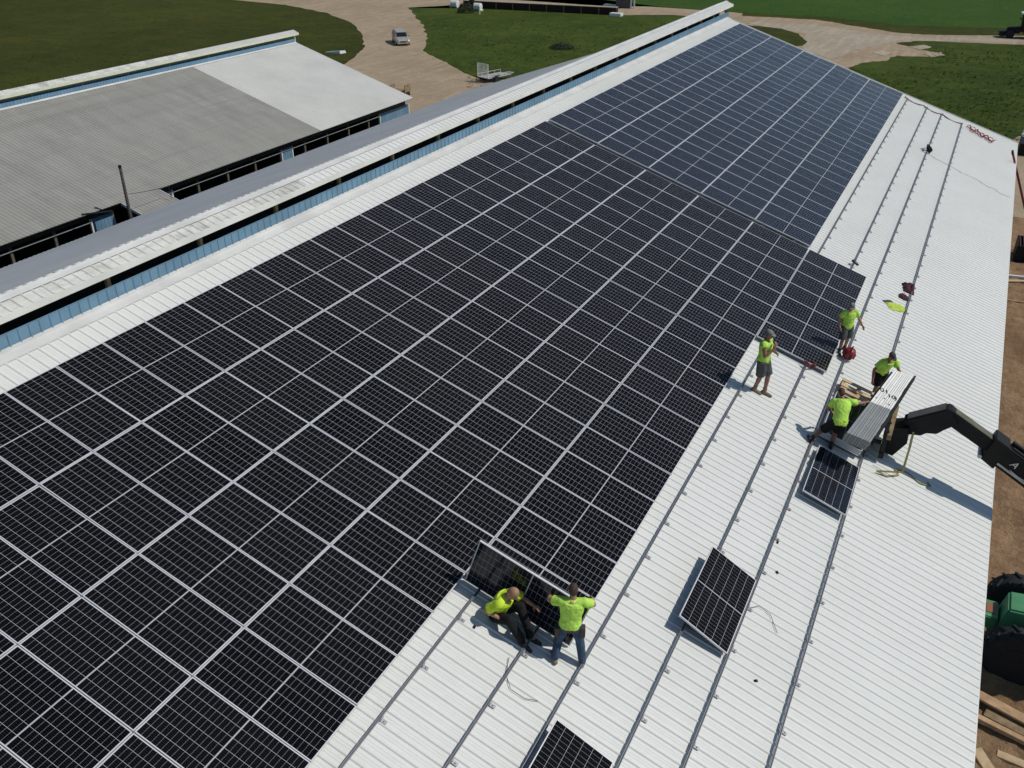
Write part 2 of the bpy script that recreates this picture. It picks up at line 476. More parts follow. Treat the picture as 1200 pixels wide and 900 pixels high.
# grass tufts and weeds: nobody could count them
def tufts():
    b = MB(); rnd = random.Random(5)
    def tuft(c, h, n):
        for _ in range(n):
            a = rnd.uniform(0, 6.28); l = h * rnd.uniform(.5, 1.1)
            o = Vector((math.cos(a), math.sin(a), 0)); s = Vector((-o.y, o.x, 0)) * rnd.uniform(.03, .07) * (h / .4)
            base = c + o * rnd.uniform(0, .25)
            tip = base + o * l * rnd.uniform(.2, .7) + Vector((0, 0, l))
            mid = base.lerp(tip, .5) + Vector((0, 0, l * .12))
            b.cur = rnd.randrange(3)
            b.add([base - s, base + s, mid + s * .8, tip, mid - s * .8], [(0, 1, 2, 3, 4)])
    def region(x0, y0, x1, y1, n, h0, h1, k, keep=lambda x, y: True):
        c = 0
        while c < n:
            x = rnd.uniform(x0, x1); y = rnd.uniform(y0, y1)
            if not keep(x, y): continue
            c += 1
            p = G(x, y)
            d = noise.noise(Vector((p.x * .12, p.y * .12, 3)))
            if d < rnd.uniform(-.5, .35): continue
            tuft(p, rnd.uniform(h0, h1), k)
    region(990, 76, 1230, 170, 3000, .06, .20, 7, lambda x, y: y > 78 - .06 * (x - 1000) and y < 108 + (x - 1055) * .43 if x > 1055 else y > 78 and y < 82 + (x - 990) * .42)
    region(1090, 55, 1230, 75, 500, .1, .25, 6)
    region(505, 25, 800, 105, 2300, .06, .22, 7, lambda x, y: (x > 548 or y < 70) and y < 98 - .17 * (x - 560) + 10)
    region(0, 10, 425, 110, 700, .08, .2, 6, lambda x, y: x < 200 or (30 < y < 80 and x > 330 and x < 424))
    # a few tall weed clumps
    for q in [(1045, 88), (1062, 80), (1105, 86), (1110, 100), (1150, 92), (1075, 97), (1130, 78), (1155, 105), (1020, 82), (655, 55), (665, 50), (672, 56), (650, 58)]:
        for _ in range(1):
            p = G(*q) + Vector((rnd.uniform(-.9, .9), rnd.uniform(-.9, .9), 0))
            tuft(p, rnd.uniform(.2, .4), 7)
    ms = [mat('blade_green', (.095, .155, .028), .9, 0, .2, 1, .1), mat('blade_dark_green', (.07, .115, .022), .9, 0, .2, 1, .1), mat('blade_yellow_green', (.12, .145, .032), .9, 0, .2, 1, .1)]
    o = b.build('tall_grass', ms)
    o['kind'] = 'stuff'
    tag(o, 'tall green grass and weeds growing in tufts round the barns', 'grass')
tufts()

# ------------------------------------------------------------------ the solar barn
Y0, Y1 = -46.0, 28.6
V_TOP, V_EAVE = -0.95, 17.47
def ribbed(p_of, y0, y1, s0, s1, pitch=.2286, rib=.021, wtop=.022, wbase=.062, minor=True):
    """steel roof sheet: p_of(y, s, n) gives a point; ribs run along s"""
    prof = []
    y = y0
    while y < y1 - 1e-6:
        if minor:
            for off, h in ((-wbase / 2, 0), (-wtop / 2, rib), (wtop / 2, rib), (wbase / 2, 0), (.082, 0), (.088, .004), (.098, .004), (.104, 0), (.132, 0), (.138, .004), (.148, .004), (.154, 0)):
                yy = y + pitch / 2 + off
                if y0 <= yy <= y1: prof.append((yy, h))
        else:
            for off, h in ((-wbase / 2, 0), (-wtop / 2, rib), (wtop / 2, rib), (wbase / 2, 0)):
                yy = y + pitch / 2 + off
                if y0 <= yy <= y1: prof.append((yy, h))
        y += pitch
    prof = [(y0, 0)] + prof + [(y1, 0)]
    b = MB()
    V = [p_of(yy, s, h) for yy, h in prof for s in (s0, s1)]
    F = [(2 * i, 2 * i + 1, 2 * i + 3, 2 * i + 2) for i in range(len(prof) - 1)]
    b.add(V, F)
    # underside skin so that the sheet has thickness
    n = len(b.v)
    b.add([p_of(y0, s0, -.02), p_of(y0, s1, -.02), p_of(y1, s1, -.02), p_of(y1, s0, -.02)], [(0, 1, 2, 3)])
    return b

XW, ZW = rp(0, V_TOP, NR).x, rp(0, V_TOP, NR).z      # foot of the ridge upstand
XC = XW - .30                                        # ridge line
XWW = XC - .28                                       # west upstand
XE, ZE = rp(0, V_EAVE, NR).x, rp(0, V_EAVE, NR).z
XV, ZV = -19.3, ZP - 5.83                            # west eave
barn = thing('solar_barn', 'long white roofed barn with rows of solar panels and blue vent wall along its ridge', 'barn', (7, Y1, 0))
def bpart(b, name, M, **kw):
    o = b.build(name, M, barn, **kw)
    o.matrix_parent_inverse = Matrix.Translation(-Vector((7, Y1, 0)))
    return o
bpart(ribbed(lambda y, s, h: rp(y, s, NR + h), Y0, Y1, V_TOP, V_EAVE), 'roof_slope', M_ROOF)
sw = (ZW - ZV) / (XWW - XV)
nw = Vector((-sw, 0, 1)).normalized()
bpart(ribbed(lambda y, s, h: Vector((XWW + (XV - XWW) * s, y, ZW + (ZV - ZW) * s)) + nw * h, Y0, Y1, 0, 1), 'roof_slope', M_WESTSHADE)
# eave and gable trim
b = MB(); b.box((XE - .01, Y0, ZE - .16), (XE + .025, Y1, ZE - .006)); bpart(b, 'eave_trim', M_FASCIA)
b = MB()
b.bar(rp(Y1 + .03, V_TOP + .02, NR - .05), rp(Y1 + .03, V_EAVE - .02, NR - .05), .055, .18, Vector((ST, 0, CT)))
bpart(b, 'gable_trim', M_FLASH)
b = MB(); b.bar((XWW, Y1 + .03, ZW - .06), (XV, Y1 + .03, ZV - .06), .055, .16); bpart(b, 'gable_trim', M_FLASH)
# walls below
b = MB()
b.box((XE - .75, Y0 + .2, 0), (XE - .6, Y1 - .35, ZE - .30)); bpart(b, 'side_wall', M_BLUE)
b = MB(); b.box((XV + .6, Y0 + .2, 0), (XV + .75, Y1 - .35, ZV - .30)); bpart(b, 'side_wall', M_BLUE)
for yy in (Y1 - .35, Y0 + .2):
    b = MB(); b.prism([(XV + .6, yy, 0), (XE - .6, yy, 0), (XE - .6, yy, ZE - .08), (XW - .2, yy, ZW - .25), (XWW + .1, yy, ZW - .25), (XV + .6, yy, ZV - .08)], (0, .15, 0)); bpart(b, 'gable_wall', M_BLUE)
# ridge vent: flashing, blue upstand, posts, cap
b = MB()
c0 = rp(0, V_TOP, NR)
b.add([rp(Y0, V_TOP + .24, NR + .034), rp(Y1, V_TOP + .24, NR + .034), rp(Y1, V_TOP + .02, NR + .036), rp(Y0, V_TOP + .02, NR + .036), (XW + .012, Y0, ZW + .10), (XW + .012, Y1, ZW + .10)], [(0, 1, 2, 3), (3, 2, 5, 4)])
b.add([rp(Y0, V_TOP + .24, NR + .034), rp(Y1, V_TOP + .24, NR + .034), rp(Y1, V_TOP + .245, NR + .012), rp(Y0, V_TOP + .245, NR + .012)], [(0, 1, 2, 3)])
bpart(b, 'ridge_flashing', M_FLASH)
WT = ZW + .345
ZF0, ZF1, ZR = ZP + .80, ZP + .92, ZP + 1.065        # fascia bottom, top, cap ridge
b = MB()
y = Y0
while y < Y1 - .02:                                   # ribbed blue sheet
    e = min(y + .2286, Y1)
    b.add([(XW, y, ZW), (XW, e - .05, ZW), (XW, e - .05, WT), (XW, y, WT)], [(0, 1, 2, 3)])
    b.add([(XW, e - .05, ZW), (XW + .018, e - .035, ZW), (XW + .018, e - .012, ZW), (XW, e, ZW), (XW, e - .05, WT), (XW + .018, e - .035, WT), (XW + .018, e - .012, WT), (XW, e, WT)], [(0, 1, 5, 4), (1, 2, 6, 5), (2, 3, 7, 6)])
    y = e
b.box((XW - .05, Y0, ZW - .2), (XW - .012, Y1, WT + .004))
bpart(b, 'vent_wall', M_BLUE)
b = MB(); b.box((XWW, Y0, ZW - .2), (XWW + .03, Y1, WT)); bpart(b, 'vent_wall', M_BLUE)
b = MB(); b.box((XWW + .033, Y0 + .1, ZW - .3), (XW - .06, Y1 - .3, ZW - .02)); b.box((XWW + .033, Y0 + .1, ZW - .015), (XWW + .05, Y1 - .3, ZF0 + .02)); bpart(b, 'vent_shade_sheet', M_DARK)  # added black sheets that paint the shade inside the vent opening
b = MB(); b.box((XW - .2, Y1 - .06, ZW - .1), (XW + .014, Y1 - .01, WT + .02)); bpart(b, 'vent_end_board', M_BLUE)
XF = XW + .15; XFW = 2 * XC - XF
YS = -12.6
def cap_pt(y, s, h, side=1):
    x = (XC + (XF - XC) * s) if side > 0 else (XC + (XFW - XC) * s)
    nn = Vector((ZR - ZF1, 0, XF - XC)).normalized()
    if side < 0: nn.x = -nn.x
    return Vector((x, y, ZR + (ZF1 - ZR) * s)) + nn * h
for y0, y1, M in ((Y0, YS, M_CAPOLD), (YS, Y1 + .35, M_ROOF)):
    for sd in (1, -1):
        bpart(ribbed(lambda y, s, h, sd=sd: cap_pt(y, s, h, sd), y0, y1, 0.02, 1, minor=False), 'cap_roof', M)
b = MB()
for sd in (1, -1):
    b.hexa([cap_pt(Y0, 0, .024, sd), cap_pt(Y1 + .37, 0, .024, sd), cap_pt(Y1 + .37, .30, .024, sd), cap_pt(Y0, .30, .024, sd), cap_pt(Y0, 0, .034, sd), cap_pt(Y1 + .37, 0, .034, sd), cap_pt(Y1 + .37, .30, .030, sd), cap_pt(Y0, .30, .030, sd)])
b.tube([(XC, Y0, ZR + .022), (XC, Y1 + .37, ZR + .022)], .03, 8)
bpart(b, 'ridge_cap', M_FLASH)
for x in (XF, XFW):
    b = MB(); b.box((x - .02, Y0, ZF0), (x + .02, Y1 + .36, ZF1 + .012)); bpart(b, 'cap_fascia', M_FASCIA)
b = MB(); b.prism([(XFW + .03, Y1 + .30, ZF0 + .02), (XF - .03, Y1 + .30, ZF0 + .02), (XF - .03, Y1 + .30, ZF1 - .02), (XC, Y1 + .30, ZR - .02), (XFW + .03, Y1 + .30, ZF1 - .02)], (0, .04, 0)); bpart(b, 'cap_end', M_FASCIA)
y = Y1 - .35
while y > -24.5:
    b = MB(); b.box((XW - .14, y - .045, ZW - .1), (XW - .055, y + .045, ZF1 + .05)); bpart(b, 'vent_post', M_POST)
    y -= 2.62

# ------------------------------------------------------------------ solar panels
W2, L2, TF = .522, 1.047, .035
def ring(b, w, l, t, z0, z1):
    e = t * 1.2
    for a, c in (((-w, -l), (w, -l + e)), ((-w, l - e), (w, l)), ((-w, -l + e), (-w + t, l - e)), ((w - t, -l + e), (w, l - e))):
        b.box((a[0], a[1], z0), (c[0], c[1], z1))
b = MB(); ring(b, W2, L2, .0145, -.035, .002)
fr = b.build('frame', M_ALU)
b = MB(); b.box((-W2 + .0145, -L2 + .0195, -.008), (W2 - .0145, L2 - .0195, 0))
gl = b.build('glass', M_CELL)
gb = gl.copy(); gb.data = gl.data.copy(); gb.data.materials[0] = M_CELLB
b = MB(); b.box((-.06, .78, -.028), (.06, .90, -.0085)); b.tube([(-.05, .84, -.02), (-.2, .6, -.016), (-.1, .2, -.016), (0, 0, -.016)], .004, 5)
jb = b.build('junction_box', M_BLACK)
protos = dict(frame=fr.data, glass=gl.data, junction_box=jb.data, glass_blue=gb.data)
for o in (fr, gl, jb, gb): bpy.data.objects.remove(o)
def panel(loc, rot, label, group=None, box=False):
    if group and group.endswith('block'):
        rot = (rot.to_matrix() @ Matrix.Rotation(random.gauss(0, .004), 3, 'X') @ Matrix.Rotation(random.gauss(0, .005), 3, 'Y')).to_euler()
    t = thing('solar_module', label, 'solar panel', loc, rot, group)
    for k in ('frame', 'glass') + (('junction_box',) if box else ()):
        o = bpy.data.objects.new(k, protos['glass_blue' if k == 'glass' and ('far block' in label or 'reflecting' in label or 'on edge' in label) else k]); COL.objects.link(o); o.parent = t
    return t
ORD = ['first', 'second', 'third', 'fourth', 'fifth', 'sixth', 'seventh', 'eighth', 'ninth', 'tenth', 'eleventh', 'twelfth', 'thirteenth', 'fourteenth', 'fifteenth', 'sixteenth', 'seventeenth', 'eighteenth', 'nineteenth', 'twentieth',
       'twenty-first', 'twenty-second', 'twenty-third', 'twenty-fourth', 'twenty-fifth', 'twenty-sixth', 'twenty-seventh']
ROW = ['top', 'second', 'third', 'fourth', 'fifth', 'sixth']
E0 = roof_euler()
for r in range(5):
    for i in range(26):
        u = .30 + (i + .5) * PU
        p = rp(u, (r + .5) * PV, random.uniform(-.003, .003))
        panel(p, E0, 'far block panel, %s row from ridge, %s from the far gable end' % (ROW[r], ORD[25 - i]), 'panels of the far block')
COUNT = [24, 26, 27, 27, 19, 7]
for r in range(6):
    for i in range(COUNT[r]):
        u = -(i + .5) * PU
        p = rp(u, (r + .5) * PV, random.uniform(-.003, .003))
        panel(p, E0, 'near block panel, %s row from ridge, %s from the gap between blocks' % (ROW[r], ORD[i]), 'panels of the near block')

# loose panels
def tilt(deg, axis): return Matrix.Rotation(R(deg), 3, axis)
Q = Matrix.Rotation(R(90), 3, 'Z')
# landscape panels on the bare rails (long side along the ridge)
panel(rp(-17.50, 12.45, .12), roof_euler(tilt(11, 'X') @ Q), 'loose black panel tilted on the rails right of the two men lifting a panel', 'loose panels on the bare rails')
panel(rp(-12.04, 13.68, .05), roof_euler(tilt(1.5, 'Y') @ tilt(2, 'X') @ Q), 'loose panel reflecting the sky, in front of the man bending by the strip bundle', 'loose panels on the bare rails')
panel(rp(-22.78, 11.50, .10), roof_euler(tilt(7, 'X') @ Q), 'loose black panel cut off by the bottom edge of the photo', 'loose panels on the bare rails')
for k in range(4):
    panel(rp(-9.47 + .01 * k, 13.58 + .012 * (k % 2), .015 + .041 * k), roof_euler(Q), ['lowest panel', 'second lowest panel', 'third panel up', 'topmost panel'][k] + ' of the dark pile under the man bending by the strip bundle', 'pile of dark panels beside the strip bundle')
# the panel being set up on its lower edge by two men
T = tilt(-102, 'X')
# stands on its near long... its long side runs down the slope, the face looks towards the near end
HM = Matrix((Vector((0, .0, 0)),) * 3)
ax = Vector((CT, 0, -ST))                 # down slope
nn = Vector((ST, 0, CT))
up_ = (nn * math.cos(R(1)) + Vector((0, -1, 0)) * math.sin(R(1))).normalized()
lz = ax.cross(up_).normalized()           # panel normal
if lz.y > 0: lz = -lz
lx = (-ax).cross(lz).normalized()
HM = Matrix((lx, -ax, lz)).transposed()
hold = rp(-20.20, 4.5 * PV + .03, -.09) + up_ * W2
held = panel(hold, HM.to_euler(), 'panel stood on edge, held up by two men at the end of the fifth row', 'panel being installed', True)

# ------------------------------------------------------------------ rails
RV = [8.80, 9.98, 10.91, 12.11, 13.0, 14.22]
RL = [(-27, 27.9), (-27, 27.9), (-27, 27.6), (-27, 27.6), (-27, 27.6), (-27, 27.4)]
RT = ['fifth row, upslope', 'fifth row, downslope', 'sixth row, upslope', 'sixth row, downslope', 'seventh row, upslope', 'lowest']
RN = ['grey mounting rail emerging under the seated man, first from the ridge', 'grey mounting rail ending at the standing man in jeans, second from the ridge',
      'grey mounting rail third from the ridge, running past the jeans wearer towards the drinking man', 'grey mounting rail fourth from the ridge, under the tilted loose panel',
      'grey mounting rail fifth from the ridge, passing the man with the red bag', 'grey mounting rail lowest on the roof, nearest to the eave']
brk = MB()
brk.box((-.03, -.12, .0), (.03, -.02, .012)); brk.box((-.03, -.035, .012), (.03, -.022, .075)); brk.tube([(0, -.08, .01), (0, -.08, .035)], .012, 6)
bo = brk.build('bracket', M_BRK); bme = bo.data; bpy.data.objects.remove(bo)
for k in range(6):
    t = thing('mounting_rail', RN[k], 'rail', rp(RL[k][0], RV[k], NR + .02), E0, 'mounting rails on the bare roof')
    L = RL[k][1] - RL[k][0]
    b = MB()
    # slotted extrusion: two lips with a groove
    for y0, y1, z0, z1 in ((-.018, .018, .045, .052), (-.018, -.0145, .052, .088), (.0145, .018, .052, .088), (-.0145, -.006, .083, .088), (.006, .0145, .083, .088)):
        b.box((0, y0, z0), (L, y1, z1))
    b.build('rail_bar', M_RAIL, t)
    x = .35 + .1 * k; c = 0
    while x < L - .1:
        u = RL[k][0] + x
        hid = (k < 2 and u > -19.2) or (k in (2, 3) and -7.4 < u < 0)
        if not hid:
            o = bpy.data.objects.new('bracket', bme); COL.objects.link(o); o.parent = t; o.location = (x, 0, 0)
        x += 1.143

# ------------------------------------------------------------------ second barn
def b2(x_out, y, h=0.0):           # x_out measured down the slope from the eave to the west
    return Vector((-24.65 - x_out, y, 3.2 + .3 * x_out)) + Vector((.287, 0, .958)) * h
U2 = 10.84
YB0, YB1, YN = -62.0, 28.9, 17.55
barn2 = thing('old_barn', 'long barn with weathered grey roof and a newer white end section', 'barn', (-35, YB1, 0))
def b2part(b, name, M, **kw):
    o = b.build(name, M, barn2, **kw); o.matrix_parent_inverse = Matrix.Translation(-Vector((-35, YB1, 0))); return o
def rib2(y0, y1, s0, s1, M, name='roof_slope', **kw):
    return b2part(ribbed(lambda y, s, h: b2(s, y, h), y0, y1, s0, s1, **kw), name, M)
rib2(YN, YB1, 0, U2, M_OFFW, minor=False, rib=.016)
rib2(YB0, YN, 0, U2, M_OLD, minor=False, rib=.024, wbase=.10)
b2part(ribbed(lambda y, s, h: b2(-s * 1.0, y, h + .0), .62, 3.2, 0.002, 2.6, minor=False, rib=.024, wbase=.10), 'porch_roof', M_OLD)
for y in (.62, 3.2):
    b = MB(); b.bar(b2(-.1, y, -.03), b2(-2.6, y, -.03), .04, .14); b2part(b, 'porch_trim', M_FLASH)
x2 = b2(U2, 0).x; z2 = b2(U2, 0).z
xw2 = 2 * (x2 - .33)
def west2(y, s, h):
    return Vector((xw2 - x2 - s, y, z2 - .3 * s)) + Vector((-.287, 0, .958)) * h
b2part(ribbed(west2, YB0, YB1, 0, U2, minor=False), 'roof_slope', M_OLD)
b = MB(); b.box((x2 - .02, YB0, z2 - .1), (x2, YB1, z2 + .29))
y = YB0
while y < YB1: b.box((x2 - .004, y, z2 + .01), (x2 + .014, y + .03, z2 + .285)); y += .2286
b2part(b, 'vent_wall', M_BLUE)
b = MB(); b.add([(x2 + .16, YB0, z2 - .02), (x2 + .16, YB1, z2 - .02), (x2 + .02, YB1, z2 + .055), (x2 + .02, YB0, z2 + .055)], [(0, 1, 2, 3)]); b2part(b, 'ridge_flashing', M_FLASH)
b = MB(); b.box((xw2 - x2, YB0, z2 - .1), (xw2 - x2 + .03, YB1, z2 + .29)); b2part(b, 'vent_wall', M_BLUE)
xf2 = x2 + .14; xc2 = x2 - .33; zf2 = z2 + .55; zr2 = z2 + .90
for y0, y1, M in ((YB0, YN, M_CAPOLD), (YN, YB1 + .3, M_OFFW)):
    for s in (1, -1):
        xe = xc2 + s * (xf2 - xc2)
        def cp(y, t, h, xe=xe): return Vector((xc2 + (xe - xc2) * t, y, zr2 + (zf2 + .16 - zr2) * t + h))
        b2part(ribbed(cp, y0, y1, 0, 1, minor=False), 'cap_roof', M)
for s in (1, -1):
    xe = xc2 + s * (xf2 - xc2)
    b = MB(); b.box((xe - .02, YB0, zf2), (xe + .02, YB1 + .3, zf2 + .165)); b2part(b, 'cap_fascia', mat('fascia_cream', (.66, .68, .53), .5, 0, .06))
b = MB(); b.prism([(xc2 - .45, YB1 + .1, zf2 + .02), (xf2 - .02, YB1 + .1, zf2 + .02), (xf2 - .02, YB1 + .1, zf2 + .15), (xc2, YB1 + .1, zr2 - .02), (xc2 - .45, YB1 + .1, zf2 + .15)], (0, .04, 0)); b2part(b, 'cap_end', M_FASCIA)
b = MB(); b.box((x2 - .06, YB1 - .07, z2), (x2 + .02, YB1 - .005, zf2 + .02)); b2part(b, 'corner_post', M_WHITE)
y = YB1 - 2.4
while y > -8:
    b = MB(); b.box((x2 - .12, y - .04, z2), (x2 - .04, y + .04, zf2 + .1)); b2part(b, 'vent_post', M_POST); y -= 3.6
b = MB(); b.bar(b2(0.03, YB1 + .025, -.06), b2(U2 - .02, YB1 + .025, -.06), .05, .15, Vector((.287, 0, .958))); b2part(b, 'gable_trim', M_FLASH)
# open side under the eave
xs = -25.25
b = MB(); b.box((xs - 3.4, YB0, 0), (xs - 3.3, YB1 - .3, 4.1)); b2part(b, 'interior_shade_sheet', M_DARK)  # black sheet standing in for the unlit depth of the barn
b = MB(); b.box((xs - .08, YB0, 0), (xs, YB1 - 3.6, .9)); b2part(b, 'side_wall', M_BLUE)
b = MB(); b.prism([(x2 * 2 - xs - .6, YB1 - .4, 0), (xs - .1, YB1 - .4, 0), (xs - .1, YB1 - .4, 3.22), (x2, YB1 - .4, z2 - .1), (xw2 - x2, YB1 - .4, z2 - .1), (xw2 - 2 * x2 + xs + .1, YB1 - .4, 3.2)], (0, .1, 0)); b2part(b, 'gable_wall', M_BLUE)
b = MB(); b.box((xs - .05, YB0, 2.72), (xs + .05, YB1 - .3, 3.0)); b2part(b, 'eave_beam', mat('dark_brown_beam', (.05, .038, .028), .85, 0, .2, 2))
y = 28.6
while y > -14:
    b = MB(); b.box((xs - .1, y - .07, 0), (xs + .04, y + .07, 2.71)); b2part(b, 'side_post', mat('weathered_post', (.13, .105, .085), .85, 0, .2, 3)); y -= 2.44
for y0, y1 in ((3.4, 25.0), (-30.0, -.95)):
    b = MB(); b.tube([(xs + .10, y0, 2.56), (xs + .10, y1, 2.56)], .035, 8); b2part(b, 'curtain_pipe', M_PIPE)
    b = MB(); b.tube([(xs + .06, y0, 1.75), (xs + .06, y1, 1.75)], .02, 6); b2part(b, 'rail_pipe', mat('rusty_pipe', (.16, .12, .10), .7, .2, .2))
for y0, y1 in ((25.1, 29.0), (14.0, 15.05), (3.3, 4.6), (-.95, .45)):
    b = MB(); b.box((xs - .02, y0, 0), (xs + .07, y1, 2.68))
    y = y0 + .1
    while y < y1: b.box((xs + .068, y, .02), (xs + .085, y + .03, 2.66)); y += .2286
    b2part(b, 'blue_panel', M_BLUE)
    for yy in (y0, y1):
        b = MB(); b.box((xs - .03, yy - .04, 0), (xs + .10, yy + .04, 2.69)); b2part(b, 'panel_trim', M_FASCIA)

# pole in the alley between the barns
t = thing('utility_pole', 'thin wooden pole standing between the old barn and the solar barn', 'pole', (-23.2, -.1, 0))
b = MB(); b.tube([(0, 0, 0), (0, .0, 3), (.0, 0.02, 5.45)], [.095, .085, .07], 10); b.build('shaft', mat('grey_pole_wood', (.10, .09, .075), .85, 0, .3, 5), t)
b = MB(); b.tube([(0, 0, 5.4), (0, 0.02, 5.55)], .078, 10); b.build('pole_cap', M_BLACK, t)
b = MB(); b.tube([(0, .05, 4.05), (.0, 1.0, 3.9), (-.1, 2.0, 3.75), (-.15, 2.9, 3.68), (-.15, 2.95, 3.3), (-.15, 2.95, 2.95)], .014, 5); b.build('cable', M_CABLE, t)
b = MB(); b.tube([(-24.5, -1.9, 3.35), (-23.95, -.5, 3.2)], .05, 7)
tag(b.build('stove_pipe', M_BLACK), 'short black pipe lying at the edge of the old barn roof', 'pipe')

# ------------------------------------------------------------------ people
def eval_remesh(b, voxel, smooth_it, name, M, parent):
    o = b.build(name, M)
    md = o.modifiers.new('r', 'REMESH'); md.mode = 'VOXEL'; md.voxel_size = voxel; md.use_smooth_shade = True
    ms = o.modifiers.new('s', 'SMOOTH'); ms.iterations = smooth_it; ms.factor = .5
    dg = bpy.context.evaluated_depsgraph_get(); dg.update()
    me = bpy.data.meshes.new_from_object(o.evaluated_get(dg))
    for p in me.polygons: p.use_smooth = True
    if not me.materials: me.materials.append(M)
    me.name = name
    bpy.data.objects.remove(o)
    q = bpy.data.objects.new(name, me); COL.objects.link(q); q.parent = parent
    return q

def folds(o, amp, seed):
    """loose cloth: soft creases pushed along the normals"""
    me = o.data
    nrm = [v.normal.copy() for v in me.vertices]
    for v, n in zip(me.vertices, nrm):
        p = v.co
        f = noise.noise(Vector((p.x * 7 + seed, p.y * 7, p.z * 9))) + .8 * (1 - 2 * abs(noise.noise(Vector((p.x * 9, p.y * 9 + seed, p.z * 16 + p.x * 8)))))
        v.co = p + n * (amp * f * .6 + .004)
    me.update()

def V3(*a): return Vector(a)
def ellring(c, ax_, ay_, rx, ry, n=16):
    return [c + ax_ * rx * math.cos(2 * math.pi * k / n) + ay_ * ry * math.sin(2 * math.pi * k / n) for k in range(n)]
def torso_rings(J, grow=0., lo=0., hi=1.):
    """elliptic rings from crotch to neck base, following hips and shoulders"""
    hipax = (J['hipR'] - J['hipL']).normalized(); shax = (J['shR'] - J['shL']).normalized()
    P, N = J['pelvis'], J['neck']
    spine = [(-.18, .135, .10), (-.05, .165, .118), (.10, .165, .115), (.28, .152, .108), (.45, .158, .112), (.62, .178, .122), (.80, .185, .118), (.92, .145, .10), (1.0, .075, .068)]
    rings = []
    mid = J.get('waist', P.lerp(N, .42))
    for t, rx, ry in spine:
        if t < lo - 1e-6 or t > hi + 1e-6: continue
        if t <= .45:
            c = P.lerp(mid, t / .45) if t >= 0 else P + (P - mid) * (-t / .45)
            d = (mid - P).normalized()
        else:
            c = mid.lerp(N, (t - .45) / .55); d = (N - mid).normalized()
        f = max(0, min(1, t)); axx = hipax.lerp(shax, f); axx = (axx - d * axx.dot(d)).normalized(); ayy = d.cross(axx)
        rings.append(ellring(c, axx, ayy, rx * 1.0 + grow, ry * 1.06 + grow))
    return rings

def hand(b, wr, d, palmn, side, curl=.5, ln=1.0):
    """palm and five fingers; d along the hand, palmn out of the palm, side = +1 right / -1 left"""
    d = d.normalized(); palmn = (palmn - d * palmn.dot(d)).normalized(); w = d.cross(palmn) * side
    c = wr + d * .045
    b.caps_(wr, wr + d * .085 + w * .012, .026, .030); b.caps_(wr + w * .012, wr + d * .085 - w * .020, .022, .026); b.caps_(wr + d * .03 + w * .02, wr + d * .085 + w * .028, .018, .018)
    for i, (o, L) in enumerate(((.033, .075), (.012, .083), (-.010, .078), (-.031, .062))):
        p0 = wr + d * .085 + w * o
        d1 = (d + palmn * curl * .5).normalized(); d2 = (d + palmn * curl * 1.4).normalized(); d3 = (d * .6 + palmn * curl * 2).normalized()
        p1 = p0 + d1 * L * .45; p2 = p1 + d2 * L * .32; p3 = p2 + d3 * L * .25
        b.caps_(p0, p1, .0105, .0098, 8); b.caps_(p1, p2, .0098, .009, 8); b.caps_(p2, p3, .009, .008, 8)
    t0 = wr + d * .022 + w * .026; t1 = t0 + (d * .6 + w * .9 + palmn * .3).normalized() * .042; t2 = t1 + (d * .95 + w * .3 + palmn * .5).normalized() * .034
    b.caps_(t0, t1, .014, .0115, 8); b.caps_(t1, t2, .0115, .010, 8)

